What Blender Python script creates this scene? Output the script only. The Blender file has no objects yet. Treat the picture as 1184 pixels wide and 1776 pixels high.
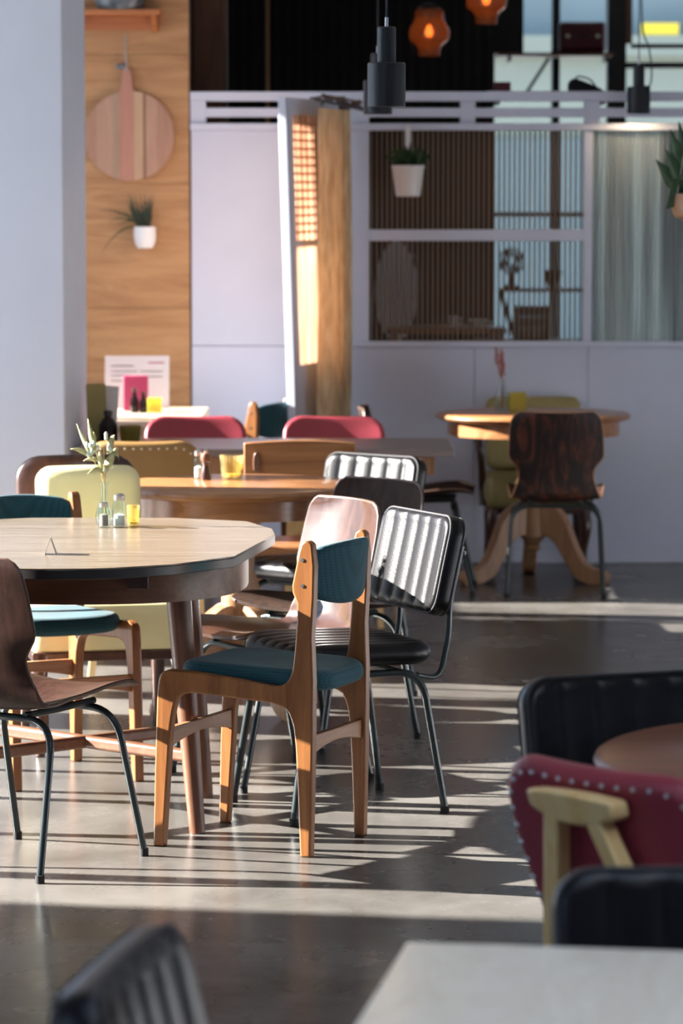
import bpy, bmesh, math, random
from mathutils import Vector, Matrix
random.seed(7)
R = math.radians
S = bpy.context.scene
C = S.collection

# ------------------------------------------------------------------ camera
FPX, CX, CY, HOR, HCAM = 5800.0, 592.0, 888.0, 370.0, 1.62
TILT = math.atan((CY - HOR) / FPX)
cam = bpy.data.cameras.new('camera')
cam.sensor_fit = 'VERTICAL'
cam.sensor_height = 23.6
cam.sensor_width = 23.6
cam.lens = FPX / 1776 * 23.6
cam.clip_start = 0.1
cam.dof.use_dof = True
cam.dof.focus_distance = 8.1
cam.dof.aperture_fstop = 3.6
camo = bpy.data.objects.new('camera', cam)
C.objects.link(camo)
camo.location = (0, 0, HCAM)
camo.rotation_euler = (math.pi / 2 - TILT, 0, 0)
S.camera = camo

# ------------------------------------------------------------------ world, sun, exposure
W = bpy.data.worlds.new('sky')
S.world = W
W.use_nodes = True
bg = W.node_tree.nodes['Background']
bg.inputs[0].default_value = (0.54, 0.75, 1.05, 1)
bg.inputs[1].default_value = 2.2
sun = bpy.data.lights.new('sun', 'SUN')
sun.energy = 41.0
sun.angle = R(0.55)
sun.color = (1.0, 0.95, 0.88)
suno = bpy.data.objects.new('sun', sun)
C.objects.link(suno)
SUN_EL = R(23)
sd = Vector((1.0, -0.16, 0)).normalized() * math.cos(SUN_EL) + Vector((0, 0, -math.sin(SUN_EL)))
suno.rotation_euler = sd.to_track_quat('-Z', 'Y').to_euler()
suno.location = (-8, 12, 6)
S.view_settings.view_transform = 'Standard'
S.view_settings.look = 'None'
S.view_settings.exposure = 0.0
S.view_settings.gamma = 1.0
S.view_settings.use_curve_mapping = False


# ------------------------------------------------------------------ photograph measurements to places in the room
def ray(px, py):
    x = (px - CX) / FPX
    v = (CY - py) / FPX
    f = Vector((0, math.cos(TILT), -math.sin(TILT)))
    u = Vector((0, math.sin(TILT), math.cos(TILT)))
    return f + x * Vector((1, 0, 0)) + v * u


def onz(px, py, z=0.0):
    d = ray(px, py)
    t = (z - HCAM) / d.z
    return Vector((0, 0, HCAM)) + d * t


def ony(px, py, Y):
    d = ray(px, py)
    return Vector((0, 0, HCAM)) + d * (Y / d.y)


# ------------------------------------------------------------------ materials
MATS = {}


def new_mat(name):
    m = bpy.data.materials.new(name)
    m.use_nodes = True
    MATS[name] = m
    return m, m.node_tree.nodes, m.node_tree.links, m.node_tree.nodes['Principled BSDF']


def col(c):
    return (c[0], c[1], c[2], 1)


def srgb(r, g, b):
    f = lambda v: (v / 255 / 12.92) if v / 255 <= 0.04045 else ((v / 255 + 0.055) / 1.055) ** 2.4
    return (f(r), f(g), f(b))


def plain(name, c, rough=0.5, metal=0.0, var=0.0, scale=20, bump=0.0, bscale=80, spec=0.5, sheen=0.0):
    m, n, l, p = new_mat(name)
    p.inputs['Roughness'].default_value = rough
    p.inputs['Metallic'].default_value = metal
    p.inputs['Specular IOR Level'].default_value = spec
    p.inputs['Sheen Weight'].default_value = sheen
    tc = n.new('ShaderNodeTexCoord')
    if var > 0:
        t = n.new('ShaderNodeTexNoise')
        t.inputs['Scale'].default_value = scale
        t.inputs['Detail'].default_value = 4
        l.new(tc.outputs['Object'], t.inputs['Vector'])
        r = n.new('ShaderNodeValToRGB')
        r.color_ramp.elements[0].position = 0.3
        r.color_ramp.elements[1].position = 0.7
        r.color_ramp.elements[0].color = col([v * (1 - var) for v in c])
        r.color_ramp.elements[1].color = col([min(1, v * (1 + var)) for v in c])
        l.new(t.outputs['Fac'], r.inputs['Fac'])
        l.new(r.outputs['Color'], p.inputs['Base Color'])
    else:
        p.inputs['Base Color'].default_value = col(c)
    if bump > 0:
        t2 = n.new('ShaderNodeTexNoise')
        t2.inputs['Scale'].default_value = bscale
        t2.inputs['Detail'].default_value = 3
        l.new(tc.outputs['Object'], t2.inputs['Vector'])
        b = n.new('ShaderNodeBump')
        b.inputs['Strength'].default_value = bump
        b.inputs['Distance'].default_value = 0.002
        l.new(t2.outputs['Fac'], b.inputs['Height'])
        l.new(b.outputs['Normal'], p.inputs['Normal'])
    return m


def wood(name, dark, light, axis='X', grain=28, stretch=14, rough=0.4, distort=1.2, coat=0.0, wave=0.0):
    m, n, l, p = new_mat(name)
    tc = n.new('ShaderNodeTexCoord')
    mp = n.new('ShaderNodeMapping')
    sc = [grain, grain, grain]
    sc['XYZ'.index(axis)] = grain / stretch
    mp.inputs['Scale'].default_value = sc
    l.new(tc.outputs['Object'], mp.inputs['Vector'])
    t = n.new('ShaderNodeTexNoise')
    t.inputs['Scale'].default_value = 1.0
    t.inputs['Detail'].default_value = 6
    t.inputs['Roughness'].default_value = 0.65
    t.inputs['Distortion'].default_value = distort
    l.new(mp.outputs['Vector'], t.inputs['Vector'])
    r = n.new('ShaderNodeValToRGB')
    r.color_ramp.elements[0].position = 0.32
    r.color_ramp.elements[1].position = 0.68
    r.color_ramp.elements[0].color = col(dark)
    r.color_ramp.elements[1].color = col(light)
    l.new(t.outputs['Fac'], r.inputs['Fac'])
    l.new(r.outputs['Color'], p.inputs['Base Color'])
    p.inputs['Roughness'].default_value = rough
    p.inputs['Coat Weight'].default_value = coat
    p.inputs['Coat Roughness'].default_value = 0.15
    b = n.new('ShaderNodeBump')
    b.inputs['Strength'].default_value = 0.08
    b.inputs['Distance'].default_value = 0.001
    l.new(t.outputs['Fac'], b.inputs['Height'])
    l.new(b.outputs['Normal'], p.inputs['Normal'])
    return m


def weave(name, c1, c2, scale=260, rough=0.85):
    m, n, l, p = new_mat(name)
    tc = n.new('ShaderNodeTexCoord')
    mixs = []
    for ax in ('X', 'Z', 'Y'):
        w = n.new('ShaderNodeTexWave')
        w.wave_type = 'BANDS'
        w.bands_direction = ax
        w.inputs['Scale'].default_value = scale / 6
        w.inputs['Distortion'].default_value = 0.6
        l.new(tc.outputs['Object'], w.inputs['Vector'])
        mixs.append(w)
    a = n.new('ShaderNodeMath')
    a.operation = 'ADD'
    l.new(mixs[0].outputs['Fac'], a.inputs[0])
    l.new(mixs[1].outputs['Fac'], a.inputs[1])
    a2 = n.new('ShaderNodeMath')
    a2.operation = 'ADD'
    l.new(a.outputs[0], a2.inputs[0])
    l.new(mixs[2].outputs['Fac'], a2.inputs[1])
    d = n.new('ShaderNodeMath')
    d.operation = 'DIVIDE'
    d.inputs[1].default_value = 3
    l.new(a2.outputs[0], d.inputs[0])
    mx = n.new('ShaderNodeMix')
    mx.data_type = 'RGBA'
    mx.inputs['A'].default_value = col(c1)
    mx.inputs['B'].default_value = col(c2)
    l.new(d.outputs[0], mx.inputs['Factor'])
    l.new(mx.outputs['Result'], p.inputs['Base Color'])
    p.inputs['Roughness'].default_value = rough
    p.inputs['Sheen Weight'].default_value = 0.08
    b = n.new('ShaderNodeBump')
    b.inputs['Strength'].default_value = 0.3
    b.inputs['Distance'].default_value = 0.001
    l.new(d.outputs[0], b.inputs['Height'])
    l.new(b.outputs['Normal'], p.inputs['Normal'])
    return m


def clear(name, tint=(1, 1, 1), refl=0.5, body=0.0, rough=0.02):
    """thin glass: tinted see-through plus a fresnel reflection (and some body colour)"""
    m, n, l, p = new_mat(name)
    out = n['Material Output']
    n.remove(p)
    tr = n.new('ShaderNodeBsdfTransparent')
    tr.inputs[0].default_value = col(tint)
    gl = n.new('ShaderNodeBsdfGlossy')
    gl.inputs['Roughness'].default_value = rough
    lw = n.new('ShaderNodeLayerWeight')
    lw.inputs[0].default_value = 0.5
    fr = n.new('ShaderNodeMath')
    fr.operation = 'POWER'
    fr.inputs[1].default_value = 4.0
    l.new(lw.outputs['Facing'], fr.inputs[0])
    ad = n.new('ShaderNodeMath')
    ad.operation = 'ADD'
    ad.inputs[1].default_value = 0.03
    ml = n.new('ShaderNodeMath')
    ml.operation = 'MULTIPLY'
    ml.inputs[1].default_value = refl
    l.new(fr.outputs[0], ml.inputs[0])
    l.new(ml.outputs[0], ad.inputs[0])
    base = tr.outputs[0]
    if body > 0:
        df = n.new('ShaderNodeBsdfDiffuse')
        df.inputs[0].default_value = col(tint)
        tl = n.new('ShaderNodeBsdfTranslucent')
        tl.inputs[0].default_value = col(tint)
        m0 = n.new('ShaderNodeMixShader')
        m0.inputs[0].default_value = 0.6
        l.new(df.outputs[0], m0.inputs[1])
        l.new(tl.outputs[0], m0.inputs[2])
        m1 = n.new('ShaderNodeMixShader')
        m1.inputs[0].default_value = body
        l.new(tr.outputs[0], m1.inputs[1])
        l.new(m0.outputs[0], m1.inputs[2])
        base = m1.outputs[0]
    mx = n.new('ShaderNodeMixShader')
    l.new(ad.outputs[0], mx.inputs[0])
    l.new(base, mx.inputs[1])
    l.new(gl.outputs[0], mx.inputs[2])
    l.new(mx.outputs[0], out.inputs[0])
    return m


def thin_cloth(name, c1, c2, transp=0.1, transl=0.6, scale=60, axis='Z'):
    m, n, l, p = new_mat(name)
    out = n['Material Output']
    n.remove(p)
    tc = n.new('ShaderNodeTexCoord')
    mp = n.new('ShaderNodeMapping')
    sc = [scale] * 3
    sc['XYZ'.index(axis)] = scale / 6
    mp.inputs['Scale'].default_value = sc
    l.new(tc.outputs['Object'], mp.inputs['Vector'])
    t = n.new('ShaderNodeTexNoise')
    t.inputs['Scale'].default_value = 1
    t.inputs['Detail'].default_value = 3
    l.new(mp.outputs[0], t.inputs['Vector'])
    r = n.new('ShaderNodeValToRGB')
    r.color_ramp.elements[0].position = 0.35
    r.color_ramp.elements[1].position = 0.65
    r.color_ramp.elements[0].color = col(c1)
    r.color_ramp.elements[1].color = col(c2)
    l.new(t.outputs['Fac'], r.inputs[0])
    df = n.new('ShaderNodeBsdfDiffuse')
    tl = n.new('ShaderNodeBsdfTranslucent')
    tr = n.new('ShaderNodeBsdfTransparent')
    l.new(r.outputs[0], df.inputs[0])
    l.new(r.outputs[0], tl.inputs[0])
    a = n.new('ShaderNodeMixShader')
    a.inputs[0].default_value = transl
    l.new(df.outputs[0], a.inputs[1])
    l.new(tl.outputs[0], a.inputs[2])
    b = n.new('ShaderNodeMixShader')
    b.inputs[0].default_value = transp
    l.new(a.outputs[0], b.inputs[1])
    l.new(tr.outputs[0], b.inputs[2])
    l.new(b.outputs[0], out.inputs[0])
    return m


def glow(name, c, strength):
    m, n, l, p = new_mat(name)
    p.inputs['Base Color'].default_value = col(c)
    p.inputs['Emission Color'].default_value = col(c)
    p.inputs['Emission Strength'].default_value = strength
    return m


def concrete():
    m, n, l, p = new_mat('polished_concrete')
    tc = n.new('ShaderNodeTexCoord')
    t = n.new('ShaderNodeTexNoise')
    t.inputs['Scale'].default_value = 1.7
    t.inputs['Detail'].default_value = 6
    t.inputs['Roughness'].default_value = 0.62
    t.inputs['Distortion'].default_value = 0.15
    l.new(tc.outputs['Object'], t.inputs['Vector'])
    r = n.new('ShaderNodeValToRGB')
    r.color_ramp.elements[0].position = 0.3
    r.color_ramp.elements[1].position = 0.72
    r.color_ramp.elements[0].color = (0.058, 0.052, 0.046, 1)
    r.color_ramp.elements[1].color = (0.185, 0.176, 0.163, 1)
    l.new(t.outputs['Fac'], r.inputs[0])
    t3 = n.new('ShaderNodeTexNoise')
    t3.inputs['Scale'].default_value = 45
    t3.inputs['Detail'].default_value = 5
    l.new(tc.outputs['Object'], t3.inputs['Vector'])
    mx = n.new('ShaderNodeMix')
    mx.data_type = 'RGBA'
    mx.blend_type = 'MULTIPLY'
    mx.inputs['Factor'].default_value = 0.35
    l.new(r.outputs[0], mx.inputs['A'])
    l.new(t3.outputs['Color'], mx.inputs['B'])
    bw = n.new('ShaderNodeMix')
    bw.data_type = 'RGBA'
    bw.inputs['Factor'].default_value = 0.75
    l.new(mx.outputs['Result'], bw.inputs['A'])
    l.new(r.outputs[0], bw.inputs['B'])
    l.new(bw.outputs['Result'], p.inputs['Base Color'])
    rr = n.new('ShaderNodeMapRange')
    p.inputs['Specular IOR Level'].default_value = 0.2
    rr.inputs['To Min'].default_value = 0.16
    rr.inputs['To Max'].default_value = 0.36
    l.new(t.outputs['Fac'], rr.inputs['Value'])
    l.new(rr.outputs[0], p.inputs['Roughness'])
    return m


M_CONC = concrete()
M_WALLW = plain('white_wall_paint', (0.69, 0.74, 0.84), 0.55, var=0.03, scale=3)
M_BACKW = plain('grey_brown_wall_paint', (0.16, 0.145, 0.13), 0.7, var=0.05, scale=3)
M_PART = plain('white_partition_paint', (0.58, 0.62, 0.74), 0.5, var=0.03, scale=4)
M_CEIL = plain('ceiling_paint', (0.55, 0.54, 0.53), 0.9)
M_DARK = plain('dark_far_wall', (0.016, 0.014, 0.013), 0.7, var=0.3, scale=8)  # dark wall, the far room's low light also put into its colour
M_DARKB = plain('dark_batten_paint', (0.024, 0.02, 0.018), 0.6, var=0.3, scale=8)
M_PLY = wood('pine_plywood', srgb(160, 114, 74), srgb(190, 147, 102), 'X', 9, 7, 0.55, 2.2)
M_WALNUT = wood('dark_plywood_veneer', (0.022, 0.010, 0.008), (0.062, 0.027, 0.018), 'Z', 42, 16, 0.45, 0.8)
M_WALNUT.node_tree.nodes['Principled BSDF'].inputs['Specular IOR Level'].default_value = 0.25
M_ROSE = wood('rosewood_veneer', (0.006, 0.003, 0.003), (0.11, 0.026, 0.013), 'Z', 13, 6, 0.5, 2.6, coat=0.0)
_r = [q for q in M_ROSE.node_tree.nodes if q.bl_idname == 'ShaderNodeValToRGB'][0].color_ramp
_r.elements[0].position, _r.elements[1].position = 0.47, 0.66
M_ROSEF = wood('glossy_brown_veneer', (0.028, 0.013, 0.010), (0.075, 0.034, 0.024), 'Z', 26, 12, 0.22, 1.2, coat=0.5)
M_ROSED = wood('shaded_brown_veneer', (0.014, 0.008, 0.006), (0.042, 0.022, 0.015), 'Z', 26, 12, 0.6, 1.2)  # copy of the brown veneer, darkened to stand in for shade
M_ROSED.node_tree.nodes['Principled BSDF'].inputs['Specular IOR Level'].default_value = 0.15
M_EDGEBR = plain('brown_ply_edge', (0.10, 0.055, 0.038), 0.4, var=0.1, scale=60)
M_EDGE = plain('pale_ply_edge', srgb(200, 150, 110), 0.5, var=0.1, scale=60)
M_TEAK = wood('oiled_teak', (0.18, 0.060, 0.013), (0.33, 0.130, 0.036), 'Z', 40, 14, 0.38, 0.8, coat=0.15)
M_TEAKX = wood('teak_stretcher', (0.26, 0.115, 0.05), (0.40, 0.20, 0.10), 'X', 40, 14, 0.4, 0.8)
M_BEECH = wood('golden_beech', (0.86, 0.55, 0.21), (0.93, 0.70, 0.35), 'Z', 30, 14, 0.35, 0.8, coat=0.2)
M_PINE = wood('warm_pine', (0.24, 0.095, 0.036), (0.41, 0.185, 0.073), 'X', 22, 12, 0.3, 1.4, coat=0.3)
M_PINEZ = wood('warm_pine_upright', (0.26, 0.13, 0.06), (0.42, 0.23, 0.12), 'Z', 22, 10, 0.4, 1.4)
M_OAKTOP = wood('pale_oak_top', (0.135, 0.105, 0.072), (0.25, 0.208, 0.160), 'X', 17, 12, 0.26, 1.5, coat=0.15)
M_BROWNWOOD = wood('red_brown_beech', (0.11, 0.045, 0.022), (0.20, 0.092, 0.050), 'X', 34, 14, 0.4, 0.8)
M_BROWNLEG = wood('red_brown_leg', (0.10, 0.036, 0.017), (0.19, 0.080, 0.042), 'Z', 34, 14, 0.4, 0.8, coat=0.05)
M_MAHOG = wood('mahogany', (0.14, 0.028, 0.008), (0.27, 0.065, 0.018), 'X', 30, 12, 0.32, 1.0, coat=0.08)
M_DKWOOD = wood('dark_walnut_frame', (0.030, 0.012, 0.008), (0.075, 0.030, 0.018), 'Z', 30, 12, 0.3, 0.8, coat=0.3)
M_GREYTOP = wood('grey_brown_top', (0.16, 0.13, 0.12), (0.27, 0.23, 0.21), 'X', 20, 12, 0.3, 1.0, coat=0.2)
M_PALETOP = wood('pale_maple_top', (0.46, 0.36, 0.26), (0.60, 0.49, 0.38), 'X', 15, 10, 0.35, 1.5)
M_CREAM = wood('cream_table_top', (0.80, 0.70, 0.55), (0.92, 0.84, 0.71), 'Y', 9, 4, 0.3, 3.5, coat=0.2)
M_EDGEDK = plain('black_table_edging', (0.030, 0.026, 0.025), 0.35)
M_LEATH = plain('black_leather', (0.006, 0.0055, 0.007), 0.32, spec=0.26, var=0.25, scale=30, bump=0.25, bscale=240)
M_STITCH = plain('grey_stitching', (0.03, 0.03, 0.034), 0.7)
M_TUBE = plain('dark_green_grey_steel', (0.022, 0.032, 0.034), 0.28, metal=0.3, spec=0.6)
M_RUBBER = plain('black_rubber', (0.01, 0.01, 0.01), 0.8)
M_STEEL = plain('polished_steel', (0.50, 0.49, 0.49), 0.28, metal=1.0)
M_TEAL = weave('teal_weave', (0.003, 0.034, 0.046), (0.012, 0.095, 0.125))
M_RED = plain('oxblood_vinyl', (0.30, 0.036, 0.056), 0.40, var=0.08, scale=10, bump=0.12, bscale=300)
M_KHAKI = plain('khaki_vinyl', (0.29, 0.165, 0.052), 0.45, var=0.08, scale=10)
M_YELLOW = plain('pale_yellow_vinyl', (0.86, 0.78, 0.42), 0.4, var=0.06, scale=8)
M_OLIVE = plain('olive_yellow_vinyl', (0.31, 0.26, 0.10), 0.42, var=0.06, scale=8)
M_BLACKM = plain('matt_black_metal', (0.008, 0.010, 0.015), 0.36, spec=0.4)
M_BRASS = plain('pale_brass', (0.7, 0.62, 0.45), 0.35, metal=1.0)
M_WHITEC = plain('white_ceramic', (0.80, 0.80, 0.80), 0.3)
M_PAPER = plain('white_paper', (0.62, 0.60, 0.61), 0.8)
M_PINK = plain('magenta_card', (0.40, 0.035, 0.12), 0.5)
M_GLASS = clear('clear_glass', (0.93, 0.97, 0.97), 0.6)
M_WINGL = clear('window_glass', (0.94, 0.97, 0.97), 0.4)
M_YGLASS = clear('amber_glass', (1.0, 0.91, 0.62), 0.6, body=0.12)
M_LGLASS = clear('lemon_glass', (0.95, 0.89, 0.36), 0.5, body=0.4)
M_OLGLASS = clear('olive_glass', (0.45, 0.40, 0.10), 0.5, body=0.5)
M_BROWNGL = clear('brown_bottle_glass', (0.030, 0.016, 0.014), 0.5, body=0.7)
M_SALT = plain('salt', (0.85, 0.84, 0.82), 0.9, var=0.05, scale=200)
M_PEPPER = plain('ground_pepper', (0.26, 0.21, 0.17), 0.9, var=0.4, scale=300)
M_LEAF = plain('dark_green_leaf', (0.022, 0.060, 0.020), 0.45, var=0.4, scale=20)
M_GRASS = plain('grass_green', (0.030, 0.042, 0.018), 0.5, var=0.4, scale=20)
M_EUCA = plain('dried_eucalyptus', (0.40, 0.40, 0.20), 0.5, var=0.25, scale=40)
M_BUD = plain('pale_blue_bud', (0.56, 0.66, 0.58), 0.5, var=0.1, scale=60)
M_STEM = plain('straw_stem', (0.50, 0.38, 0.18), 0.6)
M_TWIG = plain('red_dried_flower', (0.36, 0.11, 0.09), 0.7, var=0.3, scale=80)
M_CORD = plain('grey_cord', (0.35, 0.34, 0.32), 0.8)
M_SHELF = wood('orange_shelf_wood', (0.36, 0.11, 0.035), (0.52, 0.20, 0.07), 'X', 20, 12, 0.4)
M_GLAZEDPOT = plain('dark_glazed_pot', (0.10, 0.12, 0.14), 0.3, var=0.5, scale=25)
M_RIB = clear('tan_reed', (0.60, 0.44, 0.31), 0.2, body=0.6, rough=0.3)
M_CORR = clear('corrugated_sheet', (0.80, 0.85, 0.82), 0.3, body=0.64, rough=0.2)
_n, _l = M_CORR.node_tree.nodes, M_CORR.node_tree.links
_tc = _n.new('ShaderNodeTexCoord')
_mp = _n.new('ShaderNodeMapping')
_mp.inputs['Scale'].default_value = (16, 1, 0.5)
_ns = _n.new('ShaderNodeTexNoise')
_ns.inputs['Scale'].default_value = 1.0
_ns.inputs['Detail'].default_value = 3
_rp = _n.new('ShaderNodeValToRGB')
_rp.color_ramp.elements[0].position = 0.32
_rp.color_ramp.elements[1].position = 0.55
_rp.color_ramp.elements[0].color = (0.55, 0.57, 0.56, 1)
_rp.color_ramp.elements[1].color = (0.95, 1.0, 0.98, 1)
_l.new(_tc.outputs['Object'], _mp.inputs[0])
_l.new(_mp.outputs[0], _ns.inputs['Vector'])
_l.new(_ns.outputs['Fac'], _rp.inputs[0])
for _s in list(_n):
    if _s.bl_idname in ('ShaderNodeBsdfTransparent', 'ShaderNodeBsdfDiffuse', 'ShaderNodeBsdfTranslucent'):
        _l.new(_rp.outputs[0], _s.inputs[0])
M_PEACH = thin_cloth('sunlit_view_pane', (0.55, 0.39, 0.30), (0.78, 0.62, 0.50), 0.0, 0.65, 14)  # warm tone stands in for a sunlit brick wall seen through the panes
M_GOLD = thin_cloth('gold_lace', (0.72, 0.58, 0.36), (0.92, 0.82, 0.60), 0.15, 0.5, 60)
M_LANT = clear('amber_lantern_glass', (0.66, 0.34, 0.18), 0.5, body=0.35)
M_BULB = glow('warm_bulb', (1.0, 0.66, 0.28), 12)
M_LAMPIN = glow('warm_lamp_disc', (1.0, 0.68, 0.34), 4)
M_REDCASE = plain('dark_red_case', (0.090, 0.008, 0.012), 0.5)
M_FAC1 = plain('cream_facade', (0.29, 0.30, 0.25), 0.8, var=0.05, scale=1)
M_FAC2 = plain('blue_grey_facade', (0.21, 0.25, 0.26), 0.8, var=0.08, scale=1)
M_YSIGN = plain('yellow_sign', (0.85, 0.62, 0.04), 0.6)
M_PAVE = plain('pale_paving', (0.38, 0.37, 0.35), 0.9, var=0.1, scale=2)


# ------------------------------------------------------------------ mesh builder
class B:
    def __init__(s):
        s.v, s.f = [], []

    def mark(s):
        return len(s.v)

    def xf(s, start, fn):
        for i in range(start, len(s.v)):
            s.v[i] = Vector(fn(s.v[i]))
        return s

    def add(s, vs, fs):
        o = len(s.v)
        s.v += [Vector(v) for v in vs]
        s.f += [tuple(i + o for i in f) for f in fs]
        return s

    def box(s, x0, x1, y0, y1, z0, z1):
        vs = [(x, y, z) for z in (z0, z1) for y in (y0, y1) for x in (x0, x1)]
        return s.add(vs, [(0, 2, 3, 1), (4, 5, 7, 6), (0, 1, 5, 4), (2, 6, 7, 3), (0, 4, 6, 2), (1, 3, 7, 5)])

    def beam(s, a, b, w, h, up=(0, 0, 1), w2=None, h2=None):
        a, b = Vector(a), Vector(b)
        d = (b - a).normalized()
        sx = d.cross(Vector(up)).normalized()
        sz = sx.cross(d).normalized()
        vs = []
        for p, ww, hh in ((a, w, h), (b, w2 or w, h2 or h)):
            for i, j in ((-1, -1), (1, -1), (1, 1), (-1, 1)):
                vs.append(p + sx * i * ww / 2 + sz * j * hh / 2)
        return s.add(vs, [(0, 1, 2, 3), (7, 6, 5, 4), (0, 4, 5, 1), (1, 5, 6, 2), (2, 6, 7, 3), (3, 7, 4, 0)])

    def tube(s, pts, r, seg=10, flat=1.0):
        pts = [Vector(p) for p in pts]
        n = len(pts)
        rs = r if isinstance(r, (list, tuple)) else [r] * n
        if len(rs) != n:
            rs = [rs[0] + (rs[-1] - rs[0]) * i / (n - 1) for i in range(n)]
        t0 = (pts[1] - pts[0]).normalized()
        nrm = t0.orthogonal().normalized()
        vs, fs = [], []
        for i in range(n):
            t = (pts[min(i + 1, n - 1)] - pts[max(i - 1, 0)]).normalized()
            nrm = (nrm - t * nrm.dot(t)).normalized()
            bn = t.cross(nrm)
            for k in range(seg):
                a = 2 * math.pi * k / seg
                vs.append(pts[i] + (nrm * math.cos(a) + bn * math.sin(a) * flat) * rs[i])
        for i in range(n - 1):
            for k in range(seg):
                fs.append((i * seg + k, i * seg + (k + 1) % seg, (i + 1) * seg + (k + 1) % seg, (i + 1) * seg + k))
        fs.append(tuple(range(seg))[::-1])
        fs.append(tuple((n - 1) * seg + k for k in range(seg)))
        return s.add(vs, fs)

    def lathe(s, prof, c=(0, 0, 0), seg=28, cap=True):
        c = Vector(c)
        vs, fs = [], []
        for r, z in prof:
            for k in range(seg):
                a = 2 * math.pi * k / seg
                vs.append(c + Vector((r * math.cos(a), r * math.sin(a), z)))
        for i in range(len(prof) - 1):
            for k in range(seg):
                fs.append((i * seg + k, i * seg + (k + 1) % seg, (i + 1) * seg + (k + 1) % seg, (i + 1) * seg + k))
        if cap:
            fs.append(tuple(range(seg))[::-1])
            fs.append(tuple((len(prof) - 1) * seg + k for k in range(seg)))
        return s.add(vs, fs)

    def prism(s, poly, t0, t1, fn):
        """poly of 2D points extruded between t0 and t1; fn(u, v, t) gives the place"""
        n = len(poly)
        vs = [fn(u, v, t0) for u, v in poly] + [fn(u, v, t1) for u, v in poly]
        fs = [tuple(range(n))[::-1], tuple(range(n, 2 * n))]
        fs += [(i, (i + 1) % n, n + (i + 1) % n, n + i) for i in range(n)]
        return s.add(vs, fs)

    def shell(s, fn, nu, nv, th):
        P = [[Vector(fn(i / nu, j / nv)) for j in range(nv + 1)] for i in range(nu + 1)]
        vs = []
        for sgn in (1, -1):
            for i in range(nu + 1):
                for j in range(nv + 1):
                    du = P[min(i + 1, nu)][j] - P[max(i - 1, 0)][j]
                    dv = P[i][min(j + 1, nv)] - P[i][max(j - 1, 0)]
                    nn = du.cross(dv)
                    nn = nn.normalized() if nn.length > 1e-12 else Vector((0, 0, 1))
                    vs.append(P[i][j] + nn * th / 2 * sgn)
        m = nv + 1
        o = (nu + 1) * m
        fs = []
        for i in range(nu):
            for j in range(nv):
                a, b, c, d = i * m + j, i * m + j + 1, (i + 1) * m + j + 1, (i + 1) * m + j
                fs.append((a, b, c, d))
                fs.append((a + o, d + o, c + o, b + o))
        bd = [j for j in range(m)] + [i * m + nv for i in range(1, nu + 1)] + [nu * m + j for j in range(nv - 1, -1, -1)] + [i * m for i in range(nu - 1, 0, -1)]
        for k in range(len(bd)):
            a, b = bd[k], bd[(k + 1) % len(bd)]
            fs.append((a, a + o, b + o, b))
        return s.add(vs, fs)

    def pad(s, w, h, t, Rc=0.05, r=0.02, nch=0, chd=0.006, nz=16, back=True):
        """upholstered rounded rectangle: x across, z 0..h, front is +y, with sewn channels"""
        cw = w / max(nch, 1)
        nx = max(nch * 8, 16)
        xs = set(-w / 2 + w * i / nx for i in range(nx + 1))
        for i in range(1, 6):
            e = r * (1 - math.cos(math.pi / 2 * i / 6))
            xs.add(-w / 2 + e)
            xs.add(w / 2 - e)
        for i in range(1, 5):
            e = Rc * (1 - math.cos(math.pi / 2 * i / 5))
            xs.add(-w / 2 + e)
            xs.add(w / 2 - e)
        xs = sorted(xs)
        xs = [x for i, x in enumerate(xs) if i == 0 or x - xs[i - 1] > 1e-4]
        F, K = [], []
        for x in xs:
            dx = max(0, abs(x) - (w / 2 - Rc))
            ins = Rc - math.sqrt(max(0, Rc * Rc - dx * dx))
            zl, zh = ins, h - ins
            for j in range(nz + 1):
                z = zl + (zh - zl) * (0.5 - 0.5 * math.cos(math.pi * j / nz))
                qx, qz = abs(x) - (w / 2 - Rc), abs(z - h / 2) - (h / 2 - Rc)
                sdv = math.hypot(max(qx, 0), max(qz, 0)) + min(max(qx, qz), 0) - Rc
                d = max(0, -sdv)
                e = math.sqrt(max(0, 1 - (1 - min(d / r, 1)) ** 2))
                g = 0
                if nch:
                    g = (abs(math.sin(math.pi * (x + w / 2) / cw)) ** 0.55 - 1) * chd * min(d / (1.6 * r), 1)
                    if x < -w / 2 + cw / 2 or x > w / 2 - cw / 2:
                        g = max(g, -chd) if d > r else 0
                F.append(Vector((x, t / 2 * e + g, z)))
                K.append(Vector((x, -t / 2 * e, z)))
        m = nz + 1
        n = len(xs)
        o = n * m
        fs = []
        for i in range(n - 1):
            for j in range(nz):
                a, b, c, d = i * m + j, i * m + j + 1, (i + 1) * m + j + 1, (i + 1) * m + j
                fs.append((a, b, c, d))
                fs.append((a + o, d + o, c + o, b + o))
        return s.add(F + K, fs)

    def build(s, name, mat, parent=None, smooth=True, bevel=0, bseg=2, sub=0, angle=38, loc=None, weld=True):
        me = bpy.data.meshes.new(name)
        me.from_pydata([tuple(v) for v in s.v], [], s.f)
        bm = bmesh.new()
        bm.from_mesh(me)
        if weld:
            bmesh.ops.remove_doubles(bm, verts=bm.verts, dist=1e-5)
        bmesh.ops.recalc_face_normals(bm, faces=bm.faces)
        bm.to_mesh(me)
        bm.free()
        if smooth:
            for p in me.polygons:
                p.use_smooth = True
            me.set_sharp_from_angle(angle=R(angle))
        me.materials.append(mat)
        o = bpy.data.objects.new(name, me)
        C.objects.link(o)
        if parent:
            o.parent = parent
        if loc:
            o.location = loc
        if bevel:
            md = o.modifiers.new('bevel', 'BEVEL')
            md.width = bevel
            md.segments = bseg
            md.limit_method = 'ANGLE'
            md.angle_limit = R(35)
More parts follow.
